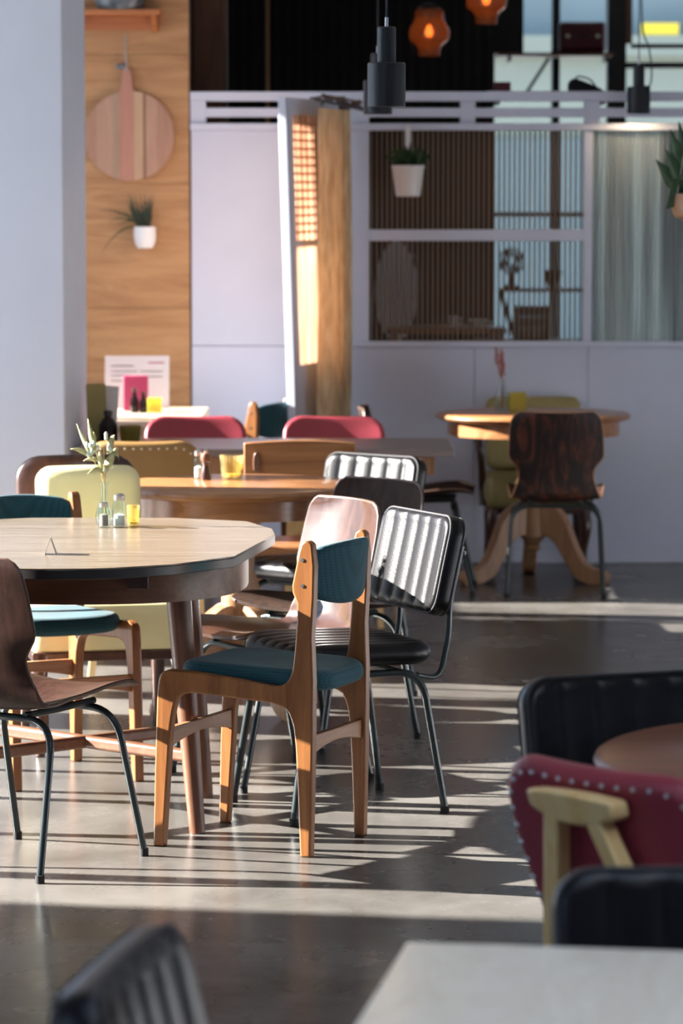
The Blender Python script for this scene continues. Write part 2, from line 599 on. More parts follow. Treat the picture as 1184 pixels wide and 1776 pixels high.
        if sub:
            md = o.modifiers.new('sub', 'SUBSURF')
            md.levels = sub
            md.render_levels = sub
        return o


def fillet(pts, rad, n=6):
    pts = [Vector(p) for p in pts]
    out = [pts[0]]
    for i in range(1, len(pts) - 1):
        a, b, c = pts[i - 1], pts[i], pts[i + 1]
        ra = min(rad, (a - b).length * 0.49, (c - b).length * 0.49)
        p0 = b + (a - b).normalized() * ra
        p2 = b + (c - b).normalized() * ra
        for k in range(n + 1):
            t = k / n
            out.append(p0 * (1 - t) ** 2 + b * 2 * t * (1 - t) + p2 * t * t)
    out.append(pts[-1])
    return out


def spline(pts, n=6):
    pts = [Vector(p) for p in pts]
    out = []
    for i in range(len(pts) - 1):
        p0, p1, p2, p3 = pts[max(i - 1, 0)], pts[i], pts[i + 1], pts[min(i + 2, len(pts) - 1)]
        for k in range(n):
            t = k / n
            out.append(0.5 * ((2 * p1) + (p2 - p0) * t + (2 * p0 - 5 * p1 + 4 * p2 - p3) * t * t + (3 * p1 - p0 - 3 * p2 + p3) * t ** 3))
    out.append(pts[-1])
    return out


def spline2(pts, n=5):
    return [(p.x, p.y) for p in spline([Vector((a, b, 0)) for a, b in pts], n)]


def tag(o, label=None, cat=None, group=None, kind=None):
    if label:
        o['label'] = label
    if cat:
        o['category'] = cat
    if group:
        o['group'] = group
    if kind:
        o['kind'] = kind
    return o


def thing(name, label, cat, loc=(0, 0, 0), face=(0, 1), group=None):
    o = bpy.data.objects.new(name, None)
    o.empty_display_size = 0.1
    C.objects.link(o)
    put(o, loc, face)
    return tag(o, label, cat, group)


def put(o, loc, face=(0, 1)):
    o.location = loc if len(loc) == 3 else (loc[0], loc[1], 0)
    o.rotation_euler = (0, 0, math.atan2(-face[0], face[1]))


def dup(root, loc, face=(0, 1), label=None, group=None):
    r = root.copy()
    C.objects.link(r)
    put(r, loc, face)
    if label:
        r['label'] = label
    if group:
        r['group'] = group
    for ch in list(root.children):
        c = ch.copy()
        C.objects.link(c)
        c.parent = r
        for g in list(ch.children):
            d = g.copy()
            C.objects.link(d)
            d.parent = c
    return r


def struct(o):
    o['kind'] = 'structure'
    return o


def cyl_part(name, mat, parent, c, r, h, seg=16, axis='z', r2=None):
    b = B().lathe([(r, 0), (r2 or r, h)], (0, 0, 0), seg)
    if axis == 'x':
        b.xf(0, lambda v: (v.z, v.y, v.x))
    if axis == 'y':
        b.xf(0, lambda v: (v.x, v.z, v.y))
    b.xf(0, lambda v: v + Vector(c))
    return b.build(name, mat, parent)


# ================================================================== THE SETTING
PY = 15.5                       # front face of the white partition
FY = 20.5                       # far wall of the room behind it
LX = -2.6                       # inner face of the window wall
HC = 3.3


def pX(px, Y=PY):
    return ony(px, 500, Y).x


def pZ(py, Y=PY):
    return ony(592, py, Y).z


struct(B().box(-2.9, 4.2, -3.0, 20.9, -0.12, 0).build('floor', M_CONC, smooth=False))
# ceiling with an added, unseen opening that brightens the nearest tables
SK = (-0.2, 2.2, 0.8, 4.0)
cl = struct(B().box(-2.9, SK[0], -3.0, 20.9, HC, HC + 0.2).box(SK[1], 4.2, -3.0, 20.9, HC, HC + 0.2)
            .box(SK[0], SK[1], -3.0, SK[2], HC, HC + 0.2).box(SK[0], SK[1], SK[3], 20.9, HC, HC + 0.2).build('ceiling', M_CEIL, smooth=False))
for k_, (x0, x1, y0, y1) in enumerate(((SK[0] - 0.05, SK[0], SK[2], SK[3]), (SK[1], SK[1] + 0.05, SK[2], SK[3]), (SK[0] - 0.05, SK[1] + 0.05, SK[2] - 0.05, SK[2]), (SK[0] - 0.05, SK[1] + 0.05, SK[3], SK[3] + 0.05))):
    B().box(x0, x1, y0, y1, HC + 0.2, HC + 1.45).build('added_opening_kerb', M_WALLW, cl, smooth=False)
struct(B().box(3.6, 3.8, -2.6, 20.7, 0, HC).build('wall_right', M_WALLW, smooth=False))
struct(B().box(-60, 60, -40, 70, -0.4, -0.13).build('ground', M_PAVE, smooth=False))

# window wall on the left, out of the frame: bays, sill and mullions shaped to set sun and shade
wl = struct(B().box(LX - 0.22, LX, -2.6, -1.0, 0, HC).box(LX - 0.22, LX, 15.5, 20.7, 0, HC)
            .box(LX - 0.22, LX, 3.1, 8.0, 0.06, 3.14).box(LX - 0.22, LX, 13.27, 15.5, 0.06, 1.32).box(LX - 0.22, LX, -1.0, 15.5, 3.14, HC).box(LX - 0.22, LX, -1.0, 15.5, 0, 0.06)
            .build('wall_left', M_WALLW, smooth=False))
for y0, y1 in ((1.0, 1.08), (8.38, 8.44), (10.74, 11.06), (11.42, 11.58), (13.3, 13.40), (13.92, 14.06), (14.50, 14.62)):
    B().box(LX - 0.16, LX - 0.04, y0, y1, 0.06, 3.14).build('mullion', M_PART, wl, smooth=False)
nb_ = thing('sun_blocker', 'added block outside the left windows to stop the sun, out of frame', 'building', (-8.0, 0, 0))  # unseen block added to keep the low sun off the near floor
B().box(-4, 0, -9, 8.93, -0.13, 5.6).build('blocker_body', M_WALLW, nb_, smooth=False)
B().box(-4.1, 0.06, -9.1, 8.98, 5.6, 5.72).build('blocker_cap', M_FAC1, nb_, smooth=False)
# wall behind the camera
struct(B().box(-2.6, 3.6, -2.6, -2.4, 0, HC).build('wall_front', M_BACKW, smooth=False))

# white wall end on the left of the picture
struct(B().box(LX + 0.001, -1.01, 12.2, 13.27, 0, HC - 0.001).build('wall_end', M_WALLW, bevel=0.006))

# plywood lined wall: single boards with seams
wb = struct(B().box(LX + 0.001, pX(331), PY + 0.03, PY + 0.12, 0, HC - 0.001).build('wall_plywood', M_DKWOOD, smooth=False))
zs = [0.0, pZ(534), pZ(318), pZ(94), HC - 0.02]
for z0, z1 in zip(zs, zs[1:]):
    for x0, x1 in ((LX + 0.01, -1.36), (-1.357, pX(329))):
        B().box(x0, x1, PY, PY + 0.03, z0 + 0.0008, z1 - 0.0008).build('plywood_board', M_PLY, wb, bevel=0.001)

# the white partition
part = bpy.data.objects.new('wall_partition', None)
C.objects.link(part)
struct(part)
XE = 3.59


def pbox(name, px0, px1, py0, py1, d0=0.0, d1=0.07, mat=M_PART, bev=0.003):
    x0, x1 = (pX(px0) if px0 < 1900 else XE), (pX(px1) if px1 < 1900 else XE)
    z0, z1 = (pZ(py1) if py1 < 1100 else 0.0), pZ(py0)
    return B().box(x0, x1, PY + d0, PY + d1, z0, z1).build(name, mat, part, bevel=bev)


pbox('rail', 331, 1999, 159, 175, -0.015, 0.085)
for a, b_ in ((358, 486), (640, 797), (823, 1012), (1038, 1230), (1256, 1460)):
    pbox('slat', a, b_, 187, 203, 0.0, 0.05)
pbox('rail', 331, 1999, 214, 226, -0.02, 0.085)
for a, b_ in ((331, 358), (486, 515), (605, 640), (797, 823), (1012, 1038), (1230, 1256), (1460, 1999)):
    pbox('post', a, b_, 175, 214)
pbox('post', 605, 640, 226, 596)
pbox('post', 1011, 1026, 226, 592)
pbox('post', 1330, 1350, 226, 592)
pbox('mullion', 640, 1011, 398, 418, -0.005, 0.06)
pbox('sill', 605, 1999, 592, 602, -0.012, 0.08)
pbox('panel', 332, 604, 226, 599.6, 0.004, 0.06)
pbox('panel', 332, 604, 600.4, 1200, 0.004, 0.06)
for a, b_ in ((605, 822.6), (823.4, 1019.6), (1020.4, 1250), (1250.8, 1999)):
    pbox('panel', a, b_, 602, 1200, 0.004, 0.06)
pbox('panel', 1350, 1999, 226, 592, 0.004, 0.06)
bbp = struct(B().box(pX(332), XE, PY - 0.006, PY + 0.004, 0.0, 0.085).build('baseboard_partition', M_PART, bevel=0.003))
# ribbed glazing
ribme = None
for py0, py1 in ((226, 398), (418, 592)):
    x0, x1, z0, z1 = pX(640), pX(1011), pZ(py1), pZ(py0)
    g = B().box(x0, x1, PY + 0.036, PY + 0.040, z0, z1).build('pane', M_WINGL, part, smooth=False)
    n = 42
    for i in range(n):
        x = x0 + (x1 - x0) * (i + 0.5) / n
        if ribme is None:
            b = B()
            prof = [(-0.0052, 0), (-0.0036, -0.0042), (0, -0.006), (0.0036, -0.0042), (0.0052, 0)]
            b.prism(prof, 0, 1, lambda u, v, t: (u, v, t))
            r0 = b.build('reed', M_RIB, g)
            ribme = r0.data
        else:
            r0 = bpy.data.objects.new('reed', ribme)
            C.objects.link(r0)
            r0.parent = g
        r0.location = (x, PY + 0.0355, z0)
        r0.scale = (1, 1, z1 - z0)
# corrugated sheet right of the reeded panes: real waves
x0, x1, z0, z1 = pX(1026), pX(1330), pZ(592), pZ(226)
nw = 38
b = B()
b.shell(lambda u, v: (x0 + (x1 - x0) * u, PY + 0.035 + 0.009 * math.cos(2 * math.pi * nw * u), z0 + (z1 - z0) * v), nw * 8, 1, 0.002)
b.build('corrugated_sheet', M_CORR, part, angle=80)

# ---- dark room behind the partition
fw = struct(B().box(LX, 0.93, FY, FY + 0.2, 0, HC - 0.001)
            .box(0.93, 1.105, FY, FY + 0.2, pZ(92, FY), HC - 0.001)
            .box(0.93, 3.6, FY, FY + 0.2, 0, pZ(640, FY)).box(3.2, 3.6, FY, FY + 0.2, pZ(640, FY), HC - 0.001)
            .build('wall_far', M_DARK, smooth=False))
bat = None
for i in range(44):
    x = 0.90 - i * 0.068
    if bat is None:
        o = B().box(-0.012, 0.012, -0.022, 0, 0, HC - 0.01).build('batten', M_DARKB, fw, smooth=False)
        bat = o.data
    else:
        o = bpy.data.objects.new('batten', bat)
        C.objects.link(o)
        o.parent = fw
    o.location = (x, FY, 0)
win = bpy.data.objects.new('window_1', None)
C.objects.link(win)
struct(win)


def fbox(name, px0, px1, py0, py1, d0, d1, mat, par=win):
    return B().box(pX(px0, FY), pX(px1, FY), FY + d0, FY + d1, pZ(py1, FY), pZ(py0, FY)).build(name, mat, par, bevel=0.003)


fbox('mullion', 955, 968, -40, 640, -0.02, 0.12, M_BLACKM)
fbox('post', 1050, 1082, -90, 640, -0.03, 0.16, M_DARKB)
fbox('frame_edge', 1082, 1092, -90, 76, -0.03, 0.1, M_BROWNLEG)
fbox('transom', 1092, 1240, 76, 83, -0.01, 0.1, M_DARKB)
fbox('transom', 1082, 1240, 108, 118, -0.01, 0.1, M_DARKB)
fbox('transom', 855, 1050, 368, 376, -0.01, 0.06, M_BROWNLEG)
B().beam((pX(908, FY), FY - 0.03, pZ(165, FY)), (pX(957, FY), FY - 0.03, pZ(88, FY)), 0.02, 0.03, (0, 1, 0)).build('brace', M_BLACKM, win)
B().box(0.93, 3.2, FY + 0.10, FY + 0.106, pZ(640, FY), HC - 0.02).build('pane', M_WINGL, win, smooth=False)
# outside: a pale building across the yard
bld = thing('building', 'pale cream and blue grey building seen through the far window', 'building', (0, 33, 0))
B().box(-6, 14, 0, 3, -0.13, 2.35).build('lower_wall', M_FAC2, bld, smooth=False)
B().box(-6, 14, 0.05, 3, 2.35, 3.15).build('upper_wall', M_FAC1, bld, smooth=False)
B().box(-6, 14, -0.1, 3, 3.15, 3.35).build('cornice', M_FAC1, bld, smooth=False)
for x in (2.93, 3.42):
    B().box(x, x + 0.36, -0.08, 0.05, 3.30, 3.47).build('sign_panel', M_YSIGN, bld, smooth=False)
B().box(-6, 14, 0.3, 3, 3.35, 4.6).build('roof_wall', M_FAC2, bld, smooth=False)
# brown post and thin pole in the dark room
pst = B().box(pX(336, 16.5), pX(395, 16.5), 16.5, 16.6, 0, HC - 0.001).build('trim_1', M_BROWNLEG, bevel=0.004)
struct(pst)
pol = B().box(pX(461, 17.5), pX(468, 17.5), 17.5, 17.52, 0, HC - 0.001).build('trim_2', M_KHAKI, bevel=0.002)
struct(pol)


# ================================================================== CHAIR MODELS
# ---- moulded plywood chair on a steel frame (faces +y)
def ply_chair(label, mat, loc, face, edge=None):
    t = thing('plywood_chair', label, 'chair', loc, face, 'moulded plywood chairs')
    spine = spline([(0, -0.282, 0.790), (0, -0.262, 0.70), (0, -0.238, 0.60), (0, -0.215, 0.51), (0, -0.188, 0.445), (0, -0.135, 0.415),
                    (0, -0.04, 0.418), (0, 0.07, 0.432), (0, 0.16, 0.440), (0, 0.215, 0.428)], 5)
    n = len(spine) - 1
    # half width along the shell
    ws = [(0, 0.150), (0.02, 0.172), (0.05, 0.187), (0.10, 0.194), (0.20, 0.198), (0.225, 0.196), (0.275, 0.162), (0.30, 0.155), (0.34, 0.156), (0.42, 0.172),
          (0.50, 0.186), (0.58, 0.192), (0.75, 0.202), (0.92, 0.205), (0.97, 0.195), (1.0, 0.165)]

    def hw(u):
        for (a, wa), (b2, wb2) in zip(ws, ws[1:]):
            if u <= b2:
                k = (u - a) / (b2 - a)
                return wa + (wb2 - wa) * k
        return ws[-1][1]

    def fn(u, v):
        i = u * n
        k = min(int(i), n - 1)
        p = spine[k].lerp(spine[k + 1], i - k)
        q = v * 2 - 1
        w = hw(u)
        y, z = p.y, p.z
        bend = 1.0 if u < 0.40 else max(0, 1 - (u - 0.40) / 0.15)
        y += 0.030 * q * q * bend
        st = min(1, max(0, (u - 0.48) / 0.15))
        z += st * (0.030 * q * q - 0.012) * (1 if u < 0.8 else 1 - 0.6 * (u - 0.8) / 0.2)
        return (w * q, y, z)
    b = B()
    b.shell(fn, 60, 12, 0.010)
    b.build('seat_shell', mat, t, angle=60)
    # pale edge: thin strip round the veneer
    e = B()
    for q in (0, 1):
        pts = [Vector(fn(i / 60, q)) for i in range(61)]
        e.tube(pts, 0.0047, 6)
    e.tube([Vector(fn(0, i / 12)) for i in range(13)], 0.0047, 6)
    e.build('ply_edge', edge or M_EDGEBR, t)
    for nm, y0, yf in (('rear_frame', -0.115, -0.205), ('front_frame', 0.115, 0.215)):
        zt = 0.385
        pts = fillet([(-0.205, yf, 0.012), (-0.185, y0 + (yf - y0) * 0.10, zt), (0.185, y0 + (yf - y0) * 0.10, zt), (0.205, yf, 0.012)], 0.085, 8)
        f = B().tube(pts, 0.0095, 10).build(nm, M_TUBE, t)
        for sx in (-1, 1):
            B().lathe([(0.0115, 0.0), (0.0115, 0.02)], (0.205 * sx, yf, 0), 10).build('foot_cap', M_RUBBER, f)
    for sx in (-1, 1):
        B().tube([(0.10 * sx, -0.13, 0.392), (0.105 * sx, 0, 0.394), (0.11 * sx, 0.135, 0.400)], 0.009, 8).build('seat_bar', M_TUBE, t)
    return t


# ---- danish teak chair with teal pads
def teal_chair(label, loc, face):
    t = thing('teal_dining_chair', label, 'chair', loc, face, 'teak chairs with teal pads')
    outer = [(-0.014, 0.0), (0.014, 0.0), (0.020, 0.15), (0.026, 0.28)] + spline2([(0.032, 0.33), (0.050, 0.372), (0.09, 0.388)], 4) + \
            [(0.20, 0.396)] + spline2([(0.31, 0.403), (0.35, 0.390), (0.364, 0.35), (0.372, 0.30)], 4) + \
            [(0.393, 0.0), (0.421, 0.0), (0.416, 0.20)] + spline2([(0.408, 0.40), (0.400, 0.445), (0.375, 0.460)], 4) + \
            [(0.30, 0.457), (0.18, 0.445)] + spline2([(0.085, 0.432), (0.055, 0.440), (0.036, 0.470), (0.028, 0.53)], 4) + \
            [(0.022, 0.60), (0.022, 0.645), (0.034, 0.672), (0.035, 0.69), (0.016, 0.775)] + \
            spline2([(0.010, 0.795), (-0.004, 0.804), (-0.020, 0.795)], 3) + \
            [(-0.026, 0.74), (-0.024, 0.66), (-0.018, 0.56), (-0.022, 0.45), (-0.020, 0.25)]
    for sx in (-1, 1):
        b = B()
        yo = -0.205

        def fn(u, v, tt, sx=sx):
            x = sx * (0.163 + 0.022 * (u / 0.40)) + tt
            return (x, yo + u, v)
        b.prism(outer, -0.014, 0.014, fn)
        fr = b.build('side_frame', M_TEAK, t, bevel=0.005, bseg=3, angle=30)
        for u, v in ((0.006, 0.755), (0.006, 0.690)):
            cyl_part('screw', M_STEEL, fr, (sx * (0.163 + 0.0105) - (0.0052 if sx < 0 else 0), yo + u, v), 0.0050, 0.0052, 10, 'x')
    for nm, y, w, z in (('rear_stretcher', -0.205, 0.163, 0.285), ('front_stretcher', 0.183, 0.185, 0.285)):
        m = 14
        top = [(-w + 2 * w * i / m, z + 0.022) for i in range(m + 1)]
        bot = [(-w + 2 * w * i / m, z - 0.030 + 0.022 * math.sin(math.pi * i / m)) for i in range(m, -1, -1)]
        B().prism(top + bot, y - 0.009, y + 0.009, lambda u, v, tt: (u, tt, v)).build(nm, M_TEAKX, t, bevel=0.002)
    # seat
    b = B()
    b.pad(0.355, 0.42, 0.052, 0.09, 0.024, nz=22)
    b.xf(0, lambda v: (v.x * (0.90 + 0.10 * (v.z / 0.44)), -0.245 + v.z, 0.455 + v.y - 0.012 * (1 - (v.z / 0.44)) - 0.008 * math.cos(v.x / 0.178 * 1.4) + 0.004))
    b.build('seat_pad', M_TEAL, t, angle=60)
    # back pad, curved
    b = B()
    b.pad(0.34, 0.165, 0.030, 0.05, 0.014, nz=16)

    def bk(v):
        k = v.x / 0.17
        z = 0.632 + v.z * (1 - 0.10 * k * k) + 0.032 * k * k * (1 - v.z / 0.165)
        return (v.x * 0.985, -0.245 + 0.052 * k * k + v.y - (z - 0.63) * 0.10, z)
    b.xf(0, bk)
    b.build('back_pad', M_TEAL, t, angle=60)
    return t


# ---- black ribbed leather chair on a steel frame
def leather_chair(label, loc, face):
    t = thing('leather_chair', label, 'chair', loc, face, 'black ribbed leather chairs')
    b = B()
    b.pad(0.42, 0.42, 0.062, 0.075, 0.026, 7, 0.0075, nz=20)
    b.xf(0, lambda v: (v.x * (0.93 + 0.07 * v.z / 0.42), -0.21 + v.z, 0.437 + v.y + 0.012 * (v.z / 0.42) - 0.010 * max(0, (v.z - 0.34) / 0.08)))
    b.build('seat_pad', M_LEATH, t, angle=70)
    rc = R(13)

    def back(v):
        y = v.y + 0.22 * v.x * v.x
        return (v.x, -0.215 + y * math.cos(rc) - v.z * math.sin(rc), 0.535 + v.z * math.cos(rc) + y * math.sin(rc))
    b = B()
    b.pad(0.42, 0.275, 0.062, 0.050, 0.018, 6, 0.0075, nz=18)
    b.xf(0, back)
    bp = b.build('back_pad', M_LEATH, t, angle=70)
    # welt round the front edge
    pts = []
    w, h, rr = 0.21 - 0.004, 0.275 - 0.004, 0.046
    for cx, cz, a0 in ((w - rr, h - rr, 0), (-w + rr, h - rr, 90), (-w + rr, 0.004 + rr, 180), (w - rr, 0.004 + rr, 270)):
        for k in range(7):
            a = R(a0 + 15 * k)
            pts.append((cx + rr * math.cos(a), cz + rr * math.sin(a)))
    pts.append(pts[0])
    dense = []
    for (xa, za), (xb, zb) in zip(pts, pts[1:]):
        m = max(1, int(math.hypot(xb - xa, zb - za) / 0.04))
        for k in range(m):
            dense.append((xa + (xb - xa) * k / m, za + (zb - za) * k / m))
    dense.append(pts[-1])
    for yy in (0.021, -0.021):
        B().tube([Vector(back(Vector((x, yy, z)))) for x, z in dense], 0.0028, 6).build('welt', M_STITCH, bp)
    # frame: two side loops seat rail + legs
    for sx in (-1, 1):
        x = 0.175 * sx
        pts = fillet([(x + 0.025 * sx, -0.225, 0.012), (x, -0.165, 0.388), (x, 0.165, 0.392), (x + 0.025 * sx, 0.225, 0.012)], 0.075, 8)
        f = B().tube(pts, 0.0105, 10).build('leg_frame', M_TUBE, t)
        for yf in (-0.225, 0.225):
            B().lathe([(0.0125, 0.0), (0.0125, 0.02)], (x + 0.025 * sx, yf, 0), 10).build('foot_cap', M_RUBBER, f)
        px = 0.150 * sx
        pts = fillet([(x * 0.97, -0.155, 0.378), (px, -0.235, 0.360), (px, -0.262, 0.48), (px, -0.262, 0.56), (px, -0.300, 0.72)], 0.06, 7)
        B().tube(pts, 0.0085, 10).build('back_support', M_TUBE, t)
        cyl_part('bolt', M_STEEL, t, (px, -0.312, 0.70), 0.006, 0.006, 10, 'y')
    B().tube([(-0.175, -0.10, 0.390), (0.175, -0.10, 0.390)], 0.009, 8).build('cross_bar', M_TUBE, t)
    B().tube([(-0.175, 0.10, 0.392), (0.175, 0.10, 0.392)], 0.009, 8).build('cross_bar', M_TUBE, t)
    return t


# ---- vinyl chair with studded back and pale wood frame
def studded_chair(label, mat, loc, face, studmat=M_STEEL, rail=True):
    t = thing('studded_chair', label, 'chair', loc, face, 'vinyl chairs with studded backs')
    rc = R(19)
    W_, H_ = 0.41, 0.37

    def back(v):
        wv = v.x * (0.80 + 0.20 * min(1, v.z / 0.22))
        y = v.y + 0.55 * wv * wv
        return Vector((wv, -0.175 + y * math.cos(rc) - v.z * math.sin(rc), 0.452 + v.z * math.cos(rc) + y * math.sin(rc)))
    b = B()
    b.pad(W_, H_, 0.040, 0.085, 0.017, nz=20)
    b.xf(0, back)
    bp = b.build('back_pad', mat, t, angle=70)
    # studs along the rear edge
    me = None
    ins = 0.017
    w, h, rr = W_ / 2 - ins, H_ - ins, 0.07
    path = [(-w, 0.06), (-w, h - rr)] + [(-w + rr - rr * math.cos(R(a)), h - rr + rr * math.sin(R(a))) for a in (18, 36, 54, 72)] + [(-w + rr, h), (w - rr, h)] + \
           [(w - rr + rr * math.sin(R(a)), h - rr + rr * math.cos(R(a))) for a in (18, 36, 54, 72)] + [(w, h - rr), (w, 0.06)]
    L = [0]
    for p, q in zip(path, path[1:]):
        L.append(L[-1] + math.hypot(q[0] - p[0], q[1] - p[1]))
    cnt = 31
    for i in range(cnt):
        d = L[-1] * (i + 0.5) / cnt
        k = max(j for j in range(len(L) - 1) if L[j] <= d)
        f = (d - L[k]) / (L[k + 1] - L[k])
        x = path[k][0] + (path[k + 1][0] - path[k][0]) * f
        z = path[k][1] + (path[k + 1][1] - path[k][1]) * f
        p = back(Vector((x, -0.0195, z)))
        if me is None:
            o = B().lathe([(0.0046, 0), (0.0040, 0.0022), (0.0018, 0.0036)], seg=8).xf(0, lambda v: (v.x, -v.z, v.y)).build('stud', studmat, bp)
            me = o.data
        else:
            o = bpy.data.objects.new('stud', me)
            C.objects.link(o)
            o.parent = bp
        o.location = p
        o.rotation_euler = (-rc, 0, 0)
    # bowed wooden rail behind the back and the two posts that carry it
    b = B()
    m = 16
    top = [(-0.085 + 0.17 * i / m, 0.026 - 0.006 * (2 * i / m - 1) ** 2) for i in range(m + 1)]
    bot = [(-0.085 + 0.17 * i / m, -0.028 + 0.020 * (2 * i / m - 1) ** 2) for i in range(m, -1, -1)]
    b.prism(top + bot, -0.020, 0.020, lambda u, v, tt: (u, -0.332 + tt + 0.9 * u * u - v * math.sin(rc), 0.748 + v * math.cos(rc)))
    if rail:
        b.build('back_rail', M_BEECH, t, bevel=0.007, bseg=3)
    for sx in (-1, 1):
        if rail:
            B().beam((0.040 * sx, -0.330, 0.738), (0.135 * sx, -0.222, 0.42), 0.028, 0.030, (0, 1, 0), 0.034, 0.034).build('back_post', M_BEECH, t, bevel=0.004)
        B().beam((0.135 * sx, -0.222, 0.425), (0.185 * sx, -0.275, 0.0), 0.036, 0.036, (0, 1, 0), 0.024, 0.024).build('leg', M_BEECH, t, bevel=0.004)
        B().beam((0.165 * sx, 0.165, 0.43), (0.185 * sx, 0.195, 0.0), 0.040, 0.040, (0, 1, 0), 0.024, 0.024).build('leg', M_BEECH, t, bevel=0.004)
    b = B()
    for sx in (-1, 1):
        b.box(0.145 * sx - 0.012, 0.145 * sx + 0.012, -0.21, 0.16, 0.375, 0.425)
    b.box(-0.15, 0.15, -0.225, -0.20, 0.375, 0.425).box(-0.16, 0.16, 0.15, 0.175, 0.375, 0.425)
    b.build('seat_rail', M_BEECH, t, bevel=0.003)
    b = B()
    b.pad(0.42, 0.43, 0.058, 0.09, 0.026, nz=18)
    b.xf(0, lambda v: (v.x * (0.88 + 0.12 * v.z / 0.43), -0.215 + v.z, 0.452 + v.y))
    b.build('seat_pad', mat, t, angle=70)
    return t


# ---- upholstered armchair with dark wood frame
def arm_chair(label, mat, loc, face, fh=0.405, fw_=0.50, pw=0.44, ph=0.36, conv=0.35, fx=0.0, arms=True):
    t = thing('vinyl_armchair', label, 'chair', loc, face, 'vinyl armchairs with dark frames')
    rc = R(11)

    def back(v, dy=0.0):
        y = v.y + dy + conv * v.x * v.x
        return (v.x, -0.225 + y * math.cos(rc) - v.z * math.sin(rc), 0.455 + v.z * math.cos(rc) + y * math.sin(rc))
    b = B()
    b.pad(pw, ph, 0.075, 0.05, 0.035, nz=18)
    b.xf(0, lambda v: back(Vector((v.x, v.y, v.z)), 0.02))
    b.build('back_pad', mat, t, angle=70)
    b = B()
    b.pad(fw_, fh, 0.032, 0.075, 0.012, nz=18)
    b.xf(0, lambda v: back(Vector((v.x + fx, v.y, v.z)), -0.028))
    b.build('back_frame', M_DKWOOD, t, angle=70)
    b = B()
    b.pad(0.48, 0.46, 0.15, 0.05, 0.03, nz=18)
    b.xf(0, lambda v: (v.x, -0.225 + v.z, 0.385 + v.y))
    b.build('seat_pad', mat, t, angle=70)
    B().box(-0.235, 0.235, -0.22, 0.22, 0.285, 0.315).build('seat_frame', M_DKWOOD, t, bevel=0.005)
    for sx in (-1, 1):
        pts = spline([(0.225 * sx, -0.245, 0.70), (0.262 * sx, -0.12, 0.678), (0.270 * sx, 0.03, 0.655), (0.262 * sx, 0.085, 0.60), (0.250 * sx, 0.06, 0.50), (0.246 * sx, 0.02, 0.40), (0.243 * sx, 0.03, 0.31)], 6)
        if arms:
            B().tube(pts, 0.017, 10).build('arm', M_DKWOOD, t)
        pts = spline([(0.205 * sx, 0.195, 0.30), (0.215 * sx, 0.212, 0.22), (0.202 * sx, 0.195, 0.10), (0.212 * sx, 0.21, 0.0)], 5)
        B().tube(pts, [0.030 - 0.016 * i / (len(pts) - 1) for i in range(len(pts))], 10).build('leg', M_DKWOOD, t)
        pts = spline([(0.205 * sx, -0.195, 0.30), (0.205 * sx, -0.205, 0.18), (0.210 * sx, -0.25, 0.0)], 5)
        B().tube(pts, [0.027 - 0.012 * i / (len(pts) - 1) for i in range(len(pts))], 10).build('leg', M_DKWOOD, t)
    return t


def pine_chair(label, loc, face):
    t = thing('pine_chair', label, 'chair', loc, face)
    for sx in (-1, 1):
        B().beam((0.17 * sx, -0.19, 0.0), (0.17 * sx, -0.205, 0.62), 0.036, 0.036, (0, 1, 0)).build('leg', M_PINEZ, t, bevel=0.004)
        B().beam((0.17 * sx, 0.18, 0.0), (0.165 * sx, 0.17, 0.425), 0.032, 0.032, (0, 1, 0), 0.04, 0.04).build('leg', M_PINEZ, t, bevel=0.004)
        B().box(0.152 * sx - 0.011, 0.152 * sx + 0.011, -0.17, 0.16, 0.36, 0.42).build('seat_rail', M_PINE, t, bevel=0.003)
    B().prism([(-0.195, 0.56)] + [(-0.195 + 0.39 * i / 12, 0.812 + 0.010 * math.sin(math.pi * i / 12)) for i in range(13)] + [(0.195, 0.56)], -0.232, -0.208,
              lambda u, v, tt: (u, tt + 0.25 * u * u - (v - 0.56) * 0.12, v)).build('back_board', M_PINE, t, bevel=0.004)
    for sx in (-1, 1):
        B().prism(spline2([(-0.010, 0.0), (-0.013, 0.02), (-0.010, 0.055), (0, 0.066), (0.010, 0.055), (0.013, 0.02), (0.010, 0)], 3), -0.012, 0.012,
                  lambda u, v, tt, sx=sx: (0.15 * sx + u, -0.246 + tt - v * 0.12, 0.715 + v)).build('peg', M_BROWNWOOD, t, bevel=0.003)
    b = B()
    b.pad(0.40, 0.40, 0.034, 0.04, 0.012, nz=14)
    b.xf(0, lambda v: (v.x, -0.20 + v.z, 0.435 + v.y))
    b.build('seat', M_PINE, t, angle=60)
    return t


# ================================================================== TABLES
TZ = 0.745


def scroll_foot(b, ang, rr, th, z0=0.30, foot=0.34, cx=0, cy=0):
    up = spline2([(0.03, z0 + 0.05), (0.09, z0 + 0.045), (0.16, z0 - 0.01), (0.215, 0.165), (0.265, 0.085), (foot - 0.02, 0.062), (foot, 0.048)], 4)
    lo = spline2([(foot + 0.005, 0.025), (foot - 0.01, 0.0), (foot - 0.07, 0.0), (0.215, 0.028), (0.165, 0.10), (0.115, 0.175), (0.07, 0.205), (0.03, 0.20)], 4)
    ca, sa = math.cos(ang), math.sin(ang)
    b.prism(up + lo, -th / 2, th / 2, lambda u, v, tt: (cx + u * ca - tt * sa, cy + u * sa + tt * ca, v))
    return b


